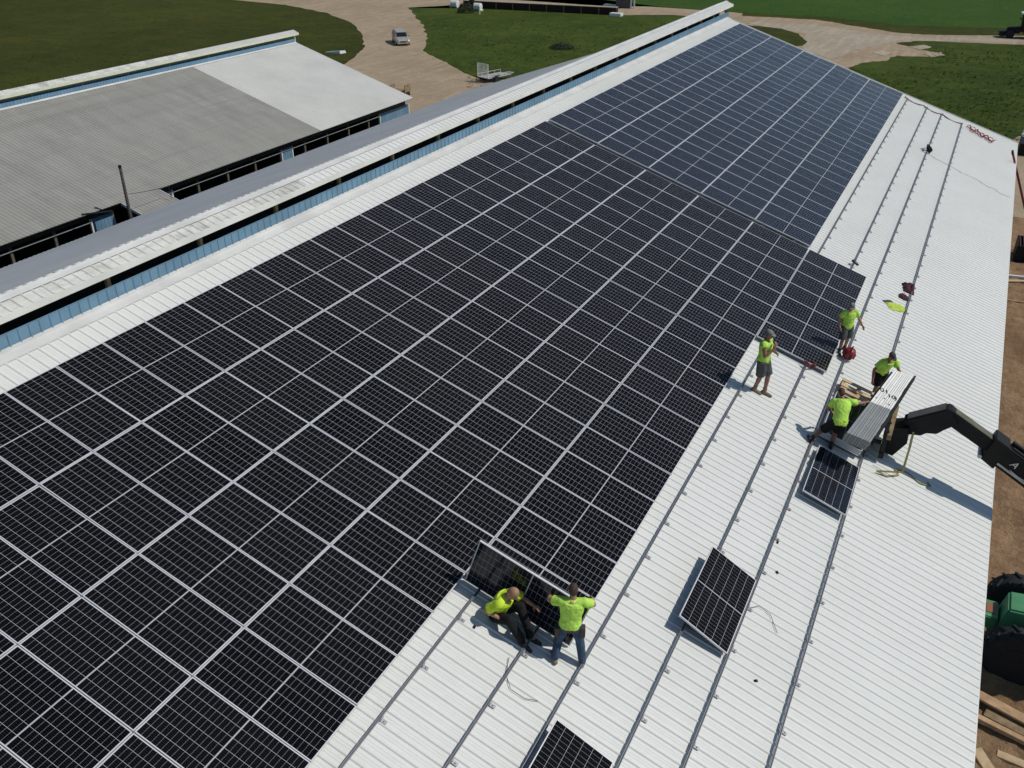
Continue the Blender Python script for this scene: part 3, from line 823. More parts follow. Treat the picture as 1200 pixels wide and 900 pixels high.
def person(label, base_uv, fwd, J, skin, shirt, legs, boots, headgear, sleeves=.62, legto='knee', rot_n=NR, belt=None, hgm=None, hem=True, vest=False, sc=1.0):
    base = rp(base_uv[0], base_uv[1], rot_n)
    fwd = Vector((fwd[0], fwd[1], 0)).normalized(); rt = Vector((fwd.y, -fwd.x, 0))
    ang = math.atan2(-fwd.x, fwd.y)
    t = thing('person', label, 'person', base, (0, 0, ang), 'roof workers in lime shirts')
    t.scale = (sc, sc, sc)
    J = {k: Vector(v) for k, v in J.items()}
    def ground(p): return -math.tan(TH) * (rt.x * p.x + fwd.x * p.y)
    for s in 'RL':
        a = J['an' + s]; a.z += ground(a)
    hd = J['head']; face = J.get('face', V3(0, 1, -.1)).normalized()
    hup = (hd - J['neck']).normalized()
    if 'hup' in J: hup = J['hup'].normalized()
    hx = face.cross(hup).normalized(); hup = hx.cross(face).normalized()
    HMx = Matrix((hx, face, hup)).transposed()
    # --- body
    b = MB()
    b.loft(torso_rings(J))
    b.caps_(J['neck'] - hup * .04, hd - hup * .05, .062, .055)
    b.ell(hd, (.074, .093, .112), HMx, 16, 12)
    b.ell(hd + HMx @ V3(0, .028, -.052), (.056, .066, .066), HMx, 14, 10)            # jaw
    b.ell(hd + HMx @ V3(0, .098, -.018), (.013, .020, .022), HMx, 8, 6)              # nose
    b.ell(hd + HMx @ V3(0, .086, -.058), (.024, .010, .008), HMx, 8, 6)              # mouth
    for s in (1, -1): b.ell(hd + HMx @ V3(.076 * s, -.005, -.012), (.011, .022, .033), HMx, 8, 6)
    for s, sg in (('R', 1), ('L', -1)):
        b.caps_(J['sh' + s], J['el' + s], .056, .043); b.caps_(J['neck'] + (J['sh' + s] - J['neck']) * .35 - hup * .02, J['sh' + s], .058, .06)
        m1 = J['el' + s].lerp(J['wr' + s], .3)
        b.caps_(J['el' + s], m1, .043, .045); b.caps_(m1, J['wr' + s], .045, .028)
        dd = J.get('hd' + s, J['wr' + s] - J['el' + s]); pn = J.get('pn' + s, V3(-sg, .3, 0))
        hand(b, J['wr' + s], dd, pn, sg, .55)
        b.caps_(J['hip' + s], J['kn' + s], .092, .060)
        c1 = J['kn' + s].lerp(J['an' + s], .3)
        b.caps_(J['kn' + s], c1, .058, .060); b.caps_(c1, J['an' + s], .060, .038)
        td = J.get('toe' + s, V3(.15 * sg, 1, 0)).normalized()
        td = Vector((td.x, td.y, 0)).normalized(); td.z = ground(td)
        b.caps_(J['an' + s] + V3(0, 0, -.03), J['an' + s] + td * .13 + V3(0, 0, -.045), .042, .036)
    eval_remesh(b, .0085, 3, 'body', skin, t)
    # --- eyes
    for s in (1, -1):
        e = MB(); e.ell(hd + HMx @ V3(.032 * s, .086, .006), (.0125, .007, .008), HMx, 8, 6)
        e.build('eye', mat('dark_eye', (.03, .02, .015), .3), t, True)
    # --- shirt
    b = MB()
    b.loft(torso_rings(J, .022, -.18 if hem else -.05, .92))
    b.caps_(J['neck'] - hup * .07, J['neck'] - hup * .045, .085, .075)
    for s in 'RL':
        e = J['sh' + s].lerp(J['el' + s], sleeves)
        b.tube([J['sh' + s] - (J['el' + s] - J['sh' + s]) * .12, J['sh' + s], J['sh' + s].lerp(e, .5), e], [.055, .079, .080, .085], 14)
        b.caps_(J['neck'] + (J['sh' + s] - J['neck']) * .4 - hup * .03, J['sh' + s], .070, .076)
    folds(eval_remesh(b, .011, 2, 'shirt', shirt, t), .010, len(label))
    if vest:
        b = MB(); b.loft(torso_rings(J, .026, .10, .28)); eval_remesh(b, .011, 1, 'reflective_band', M_STRAP, t)
    # --- trousers / shorts
    b = MB()
    b.loft(torso_rings(J, .018, -.18, .10))
    for s in 'RL':
        if legto == 'knee':
            e = J['hip' + s].lerp(J['kn' + s], .93)
            b.tube([J['hip' + s] - (J['kn' + s] - J['hip' + s]) * .08, J['hip' + s], J['hip' + s].lerp(e, .5), e], [.09, .122, .120, .112], 14)
        else:
            b.caps_(J['hip' + s], J['kn' + s], .108, .076); e = J['kn' + s].lerp(J['an' + s], .92)
            b.caps_(J['kn' + s], e, .076, .062)
    folds(eval_remesh(b, .011, 2, 'shorts' if legto == 'knee' else 'trousers', legs, t), .008, len(label) + 7)
    # --- boots
    for s, sg in (('R', 1), ('L', -1)):
        a = J['an' + s]; td = J.get('toe' + s, V3(.15 * sg, 1, 0)); td = Vector((td.x, td.y, 0)).normalized(); td.z = ground(td)
        b = MB(); sh_ = (J['kn' + s] - a).normalized()
        b.caps_(a + sh_ * .09, a - V3(0, 0, .03), .054, .05)
        b.caps_(a - td * .045 - V3(0, 0, .04), a + td * .10 - V3(0, 0, .045), .046, .044); b.caps_(a + td * .08 - V3(0, 0, .05), a + td * .165 - V3(0, 0, .05), .046, .036)
        eval_remesh(b, .010, 2, 'boot', boots, t)
    # --- cap or hair
    b = MB()
    if headgear == 'cap':
        b.ell(hd + HMx @ V3(0, -.006, .035), (.088, .106, .092), HMx, 18, 8, z0=0.0)
        rim = []
        for k in range(9):
            a = math.pi * k / 8
            rim.append(V3(math.cos(a) * .078, .075 + math.sin(a) * .095, .040 - .02 * math.sin(a)))
        top = [hd + HMx @ q for q in rim]; bot = [hd + HMx @ (q - V3(0, 0, .008)) for q in rim]
        n = len(rim); b.add(top + bot, [tuple(range(n)), tuple(range(2 * n - 1, n - 1, -1))] + [(i, i + 1, n + i + 1, n + i) for i in range(n - 1)] + [(n - 1, 0, n, 2 * n - 1)])
        b.build('cap', hgm, t, False)
    else:
        b.ell(hd + HMx @ V3(0, -.014, .022), (.083, .096, .104), HMx, 18, 10, z0=-.05)
        b.ell(hd + HMx @ V3(0, -.045, -.01), (.076, .068, .085), HMx, 16, 10)
        eval_remesh(b, .010, 2, 'hair', hgm, t)
    if belt:
        b = MB(); rg = torso_rings(J, .030, -.18, -.05); b.loft(rg[:2]); eval_remesh(b, .012, 1, 'tool_belt', belt, t)
        for sg in (1, -1):
            b = MB(); c = J['pelvis'] + V3(.215 * sg, -.02, -.10); b.box(c - V3(.045, .07, .12), c + V3(.045, .07, .08))
            b.build('tool_pouch', belt, t, bevel=.01)
    return t

FH = Vector((-.455, .89, 0)); RH = Vector((.89, .455, 0))
def ff(f, r): return (FH * f + RH * r)[:2]
STAND = dict(pelvis=(0, 0, .95), neck=(0, 0, 1.46), head=(0, .03, 1.62), hipR=(.09, 0, .92), hipL=(-.09, 0, .92), knR=(.11, .03, .50), knL=(-.11, .03, .50), anR=(.13, 0, .09), anL=(-.13, 0, .09),
             shR=(.185, 0, 1.41), shL=(-.185, 0, 1.41), elR=(.27, -.04, 1.13), elL=(-.27, -.04, 1.13), wrR=(.30, .05, .89), wrL=(-.30, .05, .89))
def pose(**k):
    d = dict(STAND); d.update(k); return d
person('man in sleeveless lime top and grey cap raising a hand to his mouth', (-9.86, 11.34), ff(-.55, .85),
       pose(anR=(.06, -.10, .09), anL=(-.07, .12, .09), knR=(.08, 0, .50), knL=(-.08, .14, .50), elR=(.25, .08, 1.15), wrR=(.10, .25, 1.36), hdR=(-.5, -.1, .9), pnR=(-.6, -.8, 0), elL=(-.27, .04, 1.13), wrL=(-.12, .24, 1.12), hdL=(.6, .5, .1), face=(0, 1, -.15)),
       M_SKIN2, M_LIME, M_GREYCLOTH, M_BOOT, 'cap', sleeves=.16, hgm=M_CAPG, sc=1.03)
person('man in lime shirt, grey shorts and cap standing behind the red bag', (-5.62, 12.86), ff(-1, .12),
       pose(anR=(.17, .12, .09), anL=(-.14, -.16, .09), knR=(.14, .12, .49), knL=(-.12, -.02, .50), elR=(.31, -.06, 1.15), wrR=(.30, .10, .95), elL=(-.34, -.02, 1.17), wrL=(-.46, .06, .95), face=(.15, 1, -.45)),
       M_SKIN, M_LIME, M_GREYCLOTH, M_BOOTD, 'cap', hgm=M_CAPG, sc=.90)
person('man in lime shirt and dark cap standing at the far end of the strip bundle', (-7.28, 14.13), ff(-1, .25),
       pose(pelvis=(0, -.04, .90), neck=(.02, .20, 1.36), head=(.02, .27, 1.51), shR=(.20, .16, 1.31), shL=(-.17, .20, 1.31), hipR=(.09, -.04, .88), hipL=(-.09, -.04, .88), knR=(.11, .06, .48), knL=(-.11, .06, .48), elR=(.34, .10, 1.05), wrR=(.40, .20, .80),
            elL=(-.27, .30, 1.08), wrL=(-.20, .52, 1.03), hdL=(.1, 1, -.2), pnL=(0, -.2, -1), face=(-.05, 1, -.55)),
       M_SKIN2, M_LIME, M_DARKCLOTH, M_BOOTD, 'cap', hgm=M_CAPD, sc=.97)
person('bending man in lime shirt and dark shorts reaching for the strip bundle, seen from behind', (-10.62, 13.46), ff(1, .12),
       pose(pelvis=(.10, .02, .80), waist=(.13, .16, 1.02), neck=(.17, .40, 1.22), head=(.13, .52, 1.34), hipR=(.18, .02, .78), hipL=(.01, .02, .78), knR=(.09, .16, .44), knL=(-.24, .16, .44), anR=(0, 0, .09), anL=(-.52, .02, .09),
            shR=(.36, .37, 1.18), shL=(-.02, .37, 1.16), elR=(.60, .48, 1.08), wrR=(.80, .60, 1.06), pnR=(.1, 0, -1), elL=(-.12, .44, .92), wrL=(.0, .60, .74), face=(-.1, 1, -.7), hup=(0, .6, .8)),
       M_SKIN2, M_LIME, M_DARKCLOTH, M_BOOTD, 'hair', hgm=M_HAIR, sc=.97)
person('man in lime shirt and blue jeans standing and holding up a panel, seen from behind', (-20.44, 10.70), ff(1, .05),
       pose(pelvis=(-.01, 0, .88), neck=(.02, .06, 1.40), head=(.02, .10, 1.57), hipR=(.09, 0, .86), hipL=(-.10, 0, .86), knR=(.17, .05, .47), knL=(-.20, .05, .47), anR=(.23, -.02, .09), anL=(-.25, -.08, .09), toeR=(.3, 1, 0), toeL=(-.25, 1, 0),
            shR=(.21, .05, 1.35), shL=(-.18, .05, 1.35), elR=(.38, .17, 1.18), wrR=(.38, .36, 1.06), elL=(-.37, .17, 1.26), wrL=(-.36, .38, 1.16), hdR=(-.1, .9, -.1), hdL=(.1, .9, 0), pnR=(-1, 0, 0), pnL=(1, 0, 0), face=(-.05, 1, -.35)),
       M_SKIN, M_LIME, M_JEANS, M_BOOT, 'hair', legto='ankle', belt=M_LEATHER, hgm=M_HAIR, sc=.95, hem=False)
SKB = M_SKIN
person('bald man in yellow-lime shirt sitting on the roof at the foot of the raised panel', (-20.46, 9.36), (1, -.10),
       dict(pelvis=(0, -.05, .14), waist=(0, .02, .33), neck=(0, .13, .58), head=(-.01, .26, .68), hipR=(.10, -.03, .13), hipL=(-.10, -.03, .13), knR=(.21, .32, .30), knL=(-.10, .34, .38), anR=(.17, .56, .09), anL=(-.02, .60, .09),
            shR=(.19, .11, .53), shL=(-.17, .14, .54), elR=(.25, -.12, .33), wrR=(.22, .14, .26), pnR=(-1, 0, 0), elL=(-.24, .32, .42), wrL=(-.22, .52, .40), pnL=(0, 0, -1), face=(-.1, .75, -.7), hup=(-.1, .7, .7)),
       M_SKIN, M_LIMEY, M_DARKCLOTH, M_BOOTD, 'hair', legto='ankle', hgm=mat('close_cropped_fair_hair', (.36, .20, .12), .7, 0, .15, 15), vest=True, sleeves=.75)

# ------------------------------------------------------------------ bundle of strips on the forks
def strips():
    t = thing('strip_bundle', 'long bundle of pale metal strips on the lifted forks, far half white with black writing', 'bundle')
    # four corners of the top face on the roof frame
    n = 1.10
    A, B_, C_, D = rp(-11.48, 13.45, n - .12), rp(-11.44, 14.01, n - .08), rp(-7.55, 14.53, n), rp(-7.70, 14.05, n)
    up = Vector((ST, 0, CT))
    N = 9
    ws = [1.2, 1.2, .8, 1.2, .8, 1, .8, .8, .9]; tot = sum(ws)
    x = 0
    for k in range(N):
        a, c = x / tot, (x + ws[k] - .14) / tot; x += ws[k]
        for s0, s1, M, nm in ((0, .46, M_GREYSTRIP, 'grey_strip'), (.4605, 1.0, M_LIGHTSTRIP, 'white_strip')):
            def P(s, w): return A.lerp(D, s).lerp(B_.lerp(C_, s), w)
            q = [P(s0, a), P(s0, c), P(s1, c), P(s1, a)]
            dz = -.004 * (k % 3)
            b = MB(); b.hexa([p - up * .26 for p in q] + [p + up * dz for p in q]); b.build(nm, M, t)
    b = MB()
    def P(s, w): return A.lerp(D, s).lerp(B_.lerp(C_, s), w)
    q = [P(.005, .01), P(.005, .985), P(.995, .985), P(.995, .01)]
    b.hexa([p - up * .25 for p in q] + [p - up * .018 for p in q]); b.build('bundle_core', M_BLACK, t)
    # written marks
    ex = (P(.62, 1) - P(.62, 0)).normalized(); ey = (P(.8, .5) - P(.6, .5)).normalized(); ez = ex.cross(ey).normalized(); ey = ez.cross(ex)
    for txt, s, w, sz in (('01', .64, .05, .24), ('10', .60, .50, .22), (')', .60, .86, .22), ('.', .56, .38, .34), ('- x', .50, .60, .12), ('x', .53, .08, .10)):
        cu = bpy.data.curves.new('mark', 'FONT'); cu.body = txt; cu.size = sz; cu.extrude = .0015
        o = bpy.data.objects.new('mark', cu); COL.objects.link(o)
        dg = bpy.context.evaluated_depsgraph_get(); dg.update()
        me = bpy.data.meshes.new_from_object(o.evaluated_get(dg)); bpy.data.objects.remove(o)
        me.materials.clear(); me.materials.append(M_MARK)
        o = bpy.data.objects.new('written_mark', me); COL.objects.link(o); o.parent = t
        Mx = Matrix((ex, ey, ez)).transposed().to_4x4(); Mx.translation = P(s, w) + up * .006
        o.matrix_world = Mx
    # timber bearers below
    for s in (.10, .90):
        b = MB(); b.hexa([P(s, -.05) - up * .37, P(s, 1.05) - up * .37, P(s + .03, 1.05) - up * .37, P(s + .03, -.05) - up * .37, P(s, -.05) - up * .262, P(s, 1.05) - up * .262, P(s + .03, 1.05) - up * .262, P(s + .03, -.05) - up * .262]); b.build('bearer', M_WOOD, t)
    # two yellow webbing slings
    return P, up
SP, UPN = strips()
# pallet beyond the bending man
t = thing('wooden_pallet', 'small wooden pallet lying on the roof behind the bending man', 'pallet', rp(-7.95, 13.62, NR + .13), roof_euler(Matrix.Rotation(R(3), 3, 'Z')))
for x in (-.42, -.14, .14, .42):
    b = MB(); b.box((x - .07, -.5, .10), (x + .07, .5, .125)); b.build('deck_board', M_PALLET, t)
for y in (-.44, 0, .44):
    b = MB(); b.box((-.5, y - .045, -.13), (.5, y + .045, .099)); b.build('bearer', M_WOOD, t)

# ------------------------------------------------------------------ telehandler
BY = -9.5
def bp(x, z, dy=0): return Vector((x, BY + dy, z))
tel = thing('telehandler', 'black telehandler reaching its cranked boom over the eave to lift the strip bundle', 'telehandler', (25.5, BY, 0))
def tpart(b, name, M, parent=None, **kw):
    o = b.build(name, M, tel, **kw); o.matrix_parent_inverse = Matrix.Translation(-Vector((25.5, BY, 0))); return o
# cranked boom head
b = MB(); b.prism([bp(14.20, 6.62, -.17), bp(15.06, 7.17, -.17), bp(15.16, 7.16, -.17), bp(15.38, 6.86, -.17), bp(15.10, 6.60, -.17), bp(14.98, 6.46, -.17), bp(14.74, 6.41, -.17), bp(14.66, 6.32, -.17), bp(14.25, 6.25, -.17)], (0, .34, 0))
tpart(b, 'boom_head', M_BOOM, bevel=.015)
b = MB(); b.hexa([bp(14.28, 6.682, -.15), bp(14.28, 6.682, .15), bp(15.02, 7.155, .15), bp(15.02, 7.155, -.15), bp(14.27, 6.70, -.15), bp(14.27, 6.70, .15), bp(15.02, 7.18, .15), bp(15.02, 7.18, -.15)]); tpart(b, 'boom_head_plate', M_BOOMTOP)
sl = (6.42 - 7.10) / (16.4 - 15.15)
def along(x): return 7.12 + sl * (x - 15.15)
b = MB(); b.prism([bp(15.14, 7.16, -.15), bp(16.55, along(16.55) + .04, -.15), bp(16.40, along(16.55) - .24, -.15), bp(15.10, 6.79, -.15)], (0, .30, 0)); tpart(b, 'inner_boom', M_BOOM, bevel=.012)
b = MB(); b.hexa([bp(15.25, along(15.25) + .03, -.12), bp(15.25, along(15.25) + .03, .12), bp(16.4, along(16.4) + .045, .12), bp(16.4, along(16.4) + .045, -.12), bp(15.25, along(15.25) + .045, -.12), bp(15.25, along(15.25) + .045, .12), bp(16.4, along(16.4) + .062, .12), bp(16.4, along(16.4) + .062, -.12)]); tpart(b, 'boom_top_strip', mat('olive_boom_top', (.11, .108, .065), .6, 0, .25, 3))  # olive strip, lighter than the boom below it
xo = 25.8
b = MB(); b.prism([bp(16.28, along(16.28) + .12, -.21), bp(xo, along(xo) + .12, -.21), bp(xo - .25, along(xo) - .40, -.21), bp(16.08, along(16.28) - .37, -.21)], (0, .42, 0)); tpart(b, 'outer_boom', M_BLACK, bevel=.02)
b = MB(); b.prism([bp(16.20, along(16.2) + .19, -.25), bp(16.55, along(16.55) + .19, -.25), bp(16.33, along(16.55) - .44, -.25), bp(16.00, along(16.2) - .42, -.25)], (0, .50, 0)); tpart(b, 'boom_collar', M_BLACK, bevel=.02)
b = MB(); b.tube([bp(16.6, along(16.6) + .2, .12), bp(21.5, along(21.5) + .2, .12)], .06, 8); b.tube([bp(16.6, along(16.6) + .2, -.14), bp(21.5, along(21.5) + .2, -.14)], .035, 8); tpart(b, 'hydraulic_ram', M_BOOM)
b = MB(); b.tube([bp(15.98, along(16.1) - .42, -.27), bp(15.98, along(16.1) - .42, .27)], .05, 10); tpart(b, 'boom_pin', M_PIPE)
b = MB(); b.bar(bp(16.3, along(16.3) - .36, -.222), bp(xo - .5, along(xo - .5) - .36 , -.222), .02, .05); tpart(b, 'boom_side_strip', M_PIPE)
for txt, x, sz in (('A', 16.62, .24),):
    cu = bpy.data.curves.new('mark', 'FONT'); cu.body = txt; cu.size = sz; cu.extrude = .002; cu.shear = .2
    o = bpy.data.objects.new('mark', cu); COL.objects.link(o); dg = bpy.context.evaluated_depsgraph_get(); dg.update()
    me = bpy.data.meshes.new_from_object(o.evaluated_get(dg)); bpy.data.objects.remove(o); me.materials.clear(); me.materials.append(M_WHITE)
    o = bpy.data.objects.new('boom_letter', me); COL.objects.link(o); o.parent = tel
    a = math.atan(sl); ex = V3(math.cos(a), 0, math.sin(a)); ey = V3(-math.sin(a), 0, math.cos(a)); ez = ex.cross(ey)
    Mx = Matrix((ex, ey, ez)).transposed().to_4x4(); Mx.translation = bp(x, along(x) - .20, -.213)
    o.matrix_parent_inverse = Matrix.Translation(-Vector((25.5, BY, 0))); o.matrix_basis = Mx
b = MB(); b.tube([bp(16.66 + .06 * k, along(16.66 + .06 * k) - .30 - .03 * math.sin(k * .5), -.216) for k in range(8)], [.004, .012, .018, .02, .018, .014, .01, .004], 6); tpart(b, 'boom_swoosh', M_WHITE)
# fork carriage
bk = rp(-9.5, 14.55, .3)
b = MB()
for dy in (-.62, -.2, .2, .5): b.box((13.86, BY + dy - .05, 5.74), (13.96, BY + dy + .05, 6.50))
for z in (5.82, 6.42): b.box((13.84, BY - .70, z - .07), (13.94, BY + .58, z + .07))
b.box((13.87, BY - .66, 5.88), (13.92, BY + .54, 6.36))
tpart(b, 'fork_carriage', M_BLACK)
b = MB(); b.bar((13.98, BY - .75, 6.40), (13.98, BY + .70, 6.46), .10, .14); tpart(b, 'timber_spacer', M_POST)
for dy in (-.42, .42):
    b = MB(); b.box((13.00, BY + dy - .06, 6.0), (13.84, BY + dy + .06, 6.06)); tpart(b, 'fork', M_BLACK)
b = MB(); b.bar(SP(.10, 1.08) - UPN * .20, SP(.97, 1.10) - UPN * .10, .07, .22, UPN); b.bar(SP(.97, 1.10) - UPN * .08, SP(1.03, 1.10) - UPN * .06, .05, .08, UPN); tpart(b, 'side_beam', M_BLACK)
b = MB(); b.bar(SP(.48, -.06) - UPN * .16, SP(1.0, -.05) - UPN * .16, .05, .16, UPN); tpart(b, 'side_beam', M_BLACK)
b = MB(); b.prism([bp(13.96, 6.36, -.3), bp(14.35, 6.5, -.3), bp(14.4, 6.10, -.3), bp(14.15, 5.66, -.3), bp(13.96, 5.70, -.3)], (0, .6, 0)); tpart(b, 'tilt_link', M_BOOM)
# machine on the ground, mostly out of the frame
b = MB(); b.box((21.6, BY - .55, .55), (27.0, BY + .55, 1.25)); b.box((26.0, BY - .5, 1.25), (26.9, BY + .5, 2.2)); tpart(b, 'chassis', M_BLACK, bevel=.04)
b = MB(); b.prism([(22.6, BY - 1.15, 1.0), (24.4, BY - 1.15, 1.0), (24.4, BY - 1.15, 2.55), (23.1, BY - 1.15, 2.6), (22.6, BY - 1.15, 1.7)], (0, .8, 0)); tpart(b, 'cab', M_GLASSD, bevel=.04)
b = MB(); b.box((24.0, BY + .56, .8), (26.4, BY + 1.1, 1.6)); tpart(b, 'engine_cover', M_BLACK, bevel=.04)
def wheel(b, c, r, w, axis='Y', lug=0):
    c = Vector(c); pts = []
    d = V3(0, 1, 0) if axis == 'Y' else V3(1, 0, 0)
    b.tube([c - d * w / 2, c - d * w * .42, c + d * w * .42, c + d * w / 2], [r * .90, r, r, r * .90], 28)
    a1 = V3(0, 0, 1); a2 = d.cross(a1)
    for k in range(lug):
        for sd in (-1, 1):
            a = 2 * math.pi * (k + .25 * sd) / lug
            o1 = a1 * math.cos(a) + a2 * math.sin(a)
            a_ = a + .18
            o2 = a1 * math.cos(a_) + a2 * math.sin(a_)
            b.bar(c + d * sd * w * .47 + o1 * (r + .015), c + d * sd * w * .03 + o2 * (r + .015), .05, .06, o1)
for x in (22.5, 26.0):
    for sy in (-1.0, 1.0):
        b = MB(); wheel(b, (x, BY + sy, .62), .60, .4, 'Y', 14); tpart(b, 'wheel', M_RUBBER)
# slings hanging from the carriage and trailing on the roof
b = MB()
pts = [bp(14.46, 6.5, -.62), bp(14.47, 6.1, -.72), bp(14.46, 5.62, -.86), rp(-10.62, 14.62, NR + .06), rp(-10.55, 14.9, NR + .03), rp(-10.25, 15.15, NR + .025), rp(-10.05, 15.05, NR + .03), rp(-9.95, 15.35, NR + .03), rp(-10.1, 15.7, NR + .028), rp(-10.0, 15.95, NR + .03), rp(-9.9, 15.85, NR + .03)]
for i in range(len(pts) - 1): b.bar(pts[i], pts[i + 1], .045, .008, Vector((.3, -.8, .5)) if i < 3 else UPN)
tag(b.build('lifting_sling', M_STRAP), 'yellow webbing sling hanging from the forks and curling over the white roof', 'sling')
b = MB(); pts = [bp(14.47, 6.5, -.40), bp(14.48, 6.1, -.42), bp(14.47, 5.8, -.44), bp(14.46, 5.45, -.45)]
for i in range(3): b.bar(pts[i], pts[i + 1], .05, .008, Vector((.3, -.8, .5)))
tag(b.build('lifting_sling', M_STRAP), 'short yellow sling hanging straight down beside the strip bundle', 'sling')

# ------------------------------------------------------------------ small things on the roof
def crumple(name, label, cat, u, v, sx, sy, h, M, seed, rotz=0):
    b = MB(); n = 16
    V = []; F = []
    for j in range(n + 1):
        for i in range(n + 1):
            x = (i / n - .5) * 2; y = (j / n - .5) * 2
            rr = min(1, (x * x + y * y) ** .5)
            w = noise.noise_vector(Vector((x * 1.6, y * 1.6, seed)))
            e = max(0, 1 - max(abs(x), abs(y)) ** 4)
            z = h * e * (.45 + .75 * abs(noise.noise(Vector((x * 2.6, y * 2.6, seed + 3)))) + .35 * noise.noise(Vector((x * 6, y * 6, seed))))
            V.append((x * sx * (1 + .25 * w.x) + .1 * sx * w.y, y * sy * (1 + .3 * w.y), max(.004, z)))
    k = n + 1
    for j in range(n):
        for i in range(n): F.append((j * k + i, j * k + i + 1, (j + 1) * k + i + 1, (j + 1) * k + i))
    V += [(p[0], p[1], 0.0) for p in V]; F += [tuple(i + k * k for i in f[::-1]) for f in F[:]]
    b.add(V, F)
    o = b.build(name, M, None, True, rp(u, v, NR + .012)); o.rotation_euler = roof_euler(Matrix.Rotation(R(rotz), 3, 'Z'))
    return tag(o, label, cat)
crumple('jacket', 'crumpled maroon jacket lying across the lowest rail above the lime vest', 'jacket', .95, 14.10, .30, .20, .26, M_MAROON, 3, 10)
crumple('glove_pair', 'small dark maroon bundle just below the crumpled maroon jacket', 'gloves', .10, 14.02, .16, .16, .14, M_MAROON, 8, 0)
crumple('safety_vest', 'lime safety vest dropped flat beside the lowest rail', 'vest', -.95, 13.90, .22, .32, .12, mat('vest_lime', (.46, .62, .08), .85, 0, .2, 6), 12, 35)
crumple('canvas_scrap', 'grey scrap lying at the upslope end of the lime vest', 'cloth', -.80, 13.60, .08, .20, .06, M_GREYCLOTH, 15, 50)
def bag():
    t = thing('tool_bag', 'round red tool bag on the rail in front of the man in grey shorts', 'bag', rp(-5.95, 13.02, NR + .08), E0)
    b = MB(); b.tube([(0, 0, 0), (0, 0, .05), (0, 0, .22), (0, 0, .30)], [.13, .16, .165, .12], 16); b.build('pouch', M_RED, t, True)
    b = MB(); b.tube([(math.cos(a) * .13, 0, .26 + math.sin(a) * .12) for a in [math.pi * k / 8 for k in range(9)]], .014, 6); b.build('handle', M_BLACK, t, True)
    b = MB()
    for a in (0, 1.2, 2.4, 3.6, 4.8): b.box((math.cos(a) * .16 - .03, math.sin(a) * .16 - .03, .04), (math.cos(a) * .16 + .03, math.sin(a) * .16 + .03, .19))
    b.build('pocket', M_MAROON, t)
bag()
def drill(name, label, u, v, M, ang, cat='drill'):
    t = thing(name, label, cat, rp(u, v, NR + .13), roof_euler(Matrix.Rotation(R(ang), 3, 'Z')))
    b = MB(); b.tube([(-.10, 0, .045), (-.09, 0, .045), (.06, 0, .045), (.10, 0, .045)], [.025, .042, .04, .025], 12); b.build('body', M, t, True)
    b = MB(); b.tube([(.10, 0, .045), (.16, 0, .045)], .010, 8); b.build('chuck', M_BLACK, t)
    b = MB(); b.bar((-.05, 0, .03), (-.09, -.17, .02), .045, .04); b.build('handle', M_BLACK, t)
    b = MB(); b.box((-.13, -.24, -.005), (-.04, -.16, .05)); b.build('battery', M, t)
drill('cordless_drill', 'red cordless drill on the rail at the lower edge of the sixth row', -7.55, 12.12, M_RED, 60)
drill('cordless_drill', 'dark cordless drill lying on the rail beyond the sixth row panels', .75, 12.05, M_CABLE, -20)
t = thing('cable_coil', 'small black cable coil hooked over a rail near the far end of the roof', 'cable', rp(18.6, 13.02, NR + .10), E0)
b = MB()
for k in range(5): b.tube([(math.cos(a) * (.22 + .02 * k) + .02 * k, math.sin(a) * (.12 + .015 * k), .03 * k + .08 * math.sin(a)) for a in [2 * math.pi * j / 16 for j in range(17)]], .018, 6, False)
b.build('loop', M_BLACK, t)
b = MB(); b.tube([(-.1, .1, .1), (-.3, .2, .12), (-.45, .38, .02)], .015, 6); b.build('plug_lead', M_BLACK, t)
# red hose along the far gable edge and its heap
b = MB(); P = []
for k in range(41):
    s = k / 40
    v = 5 * PV + .15 + s * 3.5
    P.append(rp(27.75 - .55 * s - .22 * abs(math.sin(s * math.pi * 3)), v, NR + .07 - .05 * abs(math.sin(s * math.pi * 3))))
b.tube(P, .028, 6)
tag(b.build('air_hose', mat('dull_red_hose', (.13, .04, .045), .6, 0, .2, 4)), 'dark red hose looped over the rails along the far gable edge', 'hose')
b = MB(); rnd = random.Random(4)
P = []
for k in range(90):
    s = k / 89
    P.append(rp(27.0 - .9 * s + .4 * math.sin(k * .9), 14.6 + 1.5 * s + .14 * math.cos(k * 1.1), NR + .05 + .05 * (1 + math.sin(k * 1.7))))
b.tube(P, .017, 6)
tag(b.build('hose_heap', M_RED), 'tangled heap of red hose by the far gable edge beside the lowest rail', 'hose')
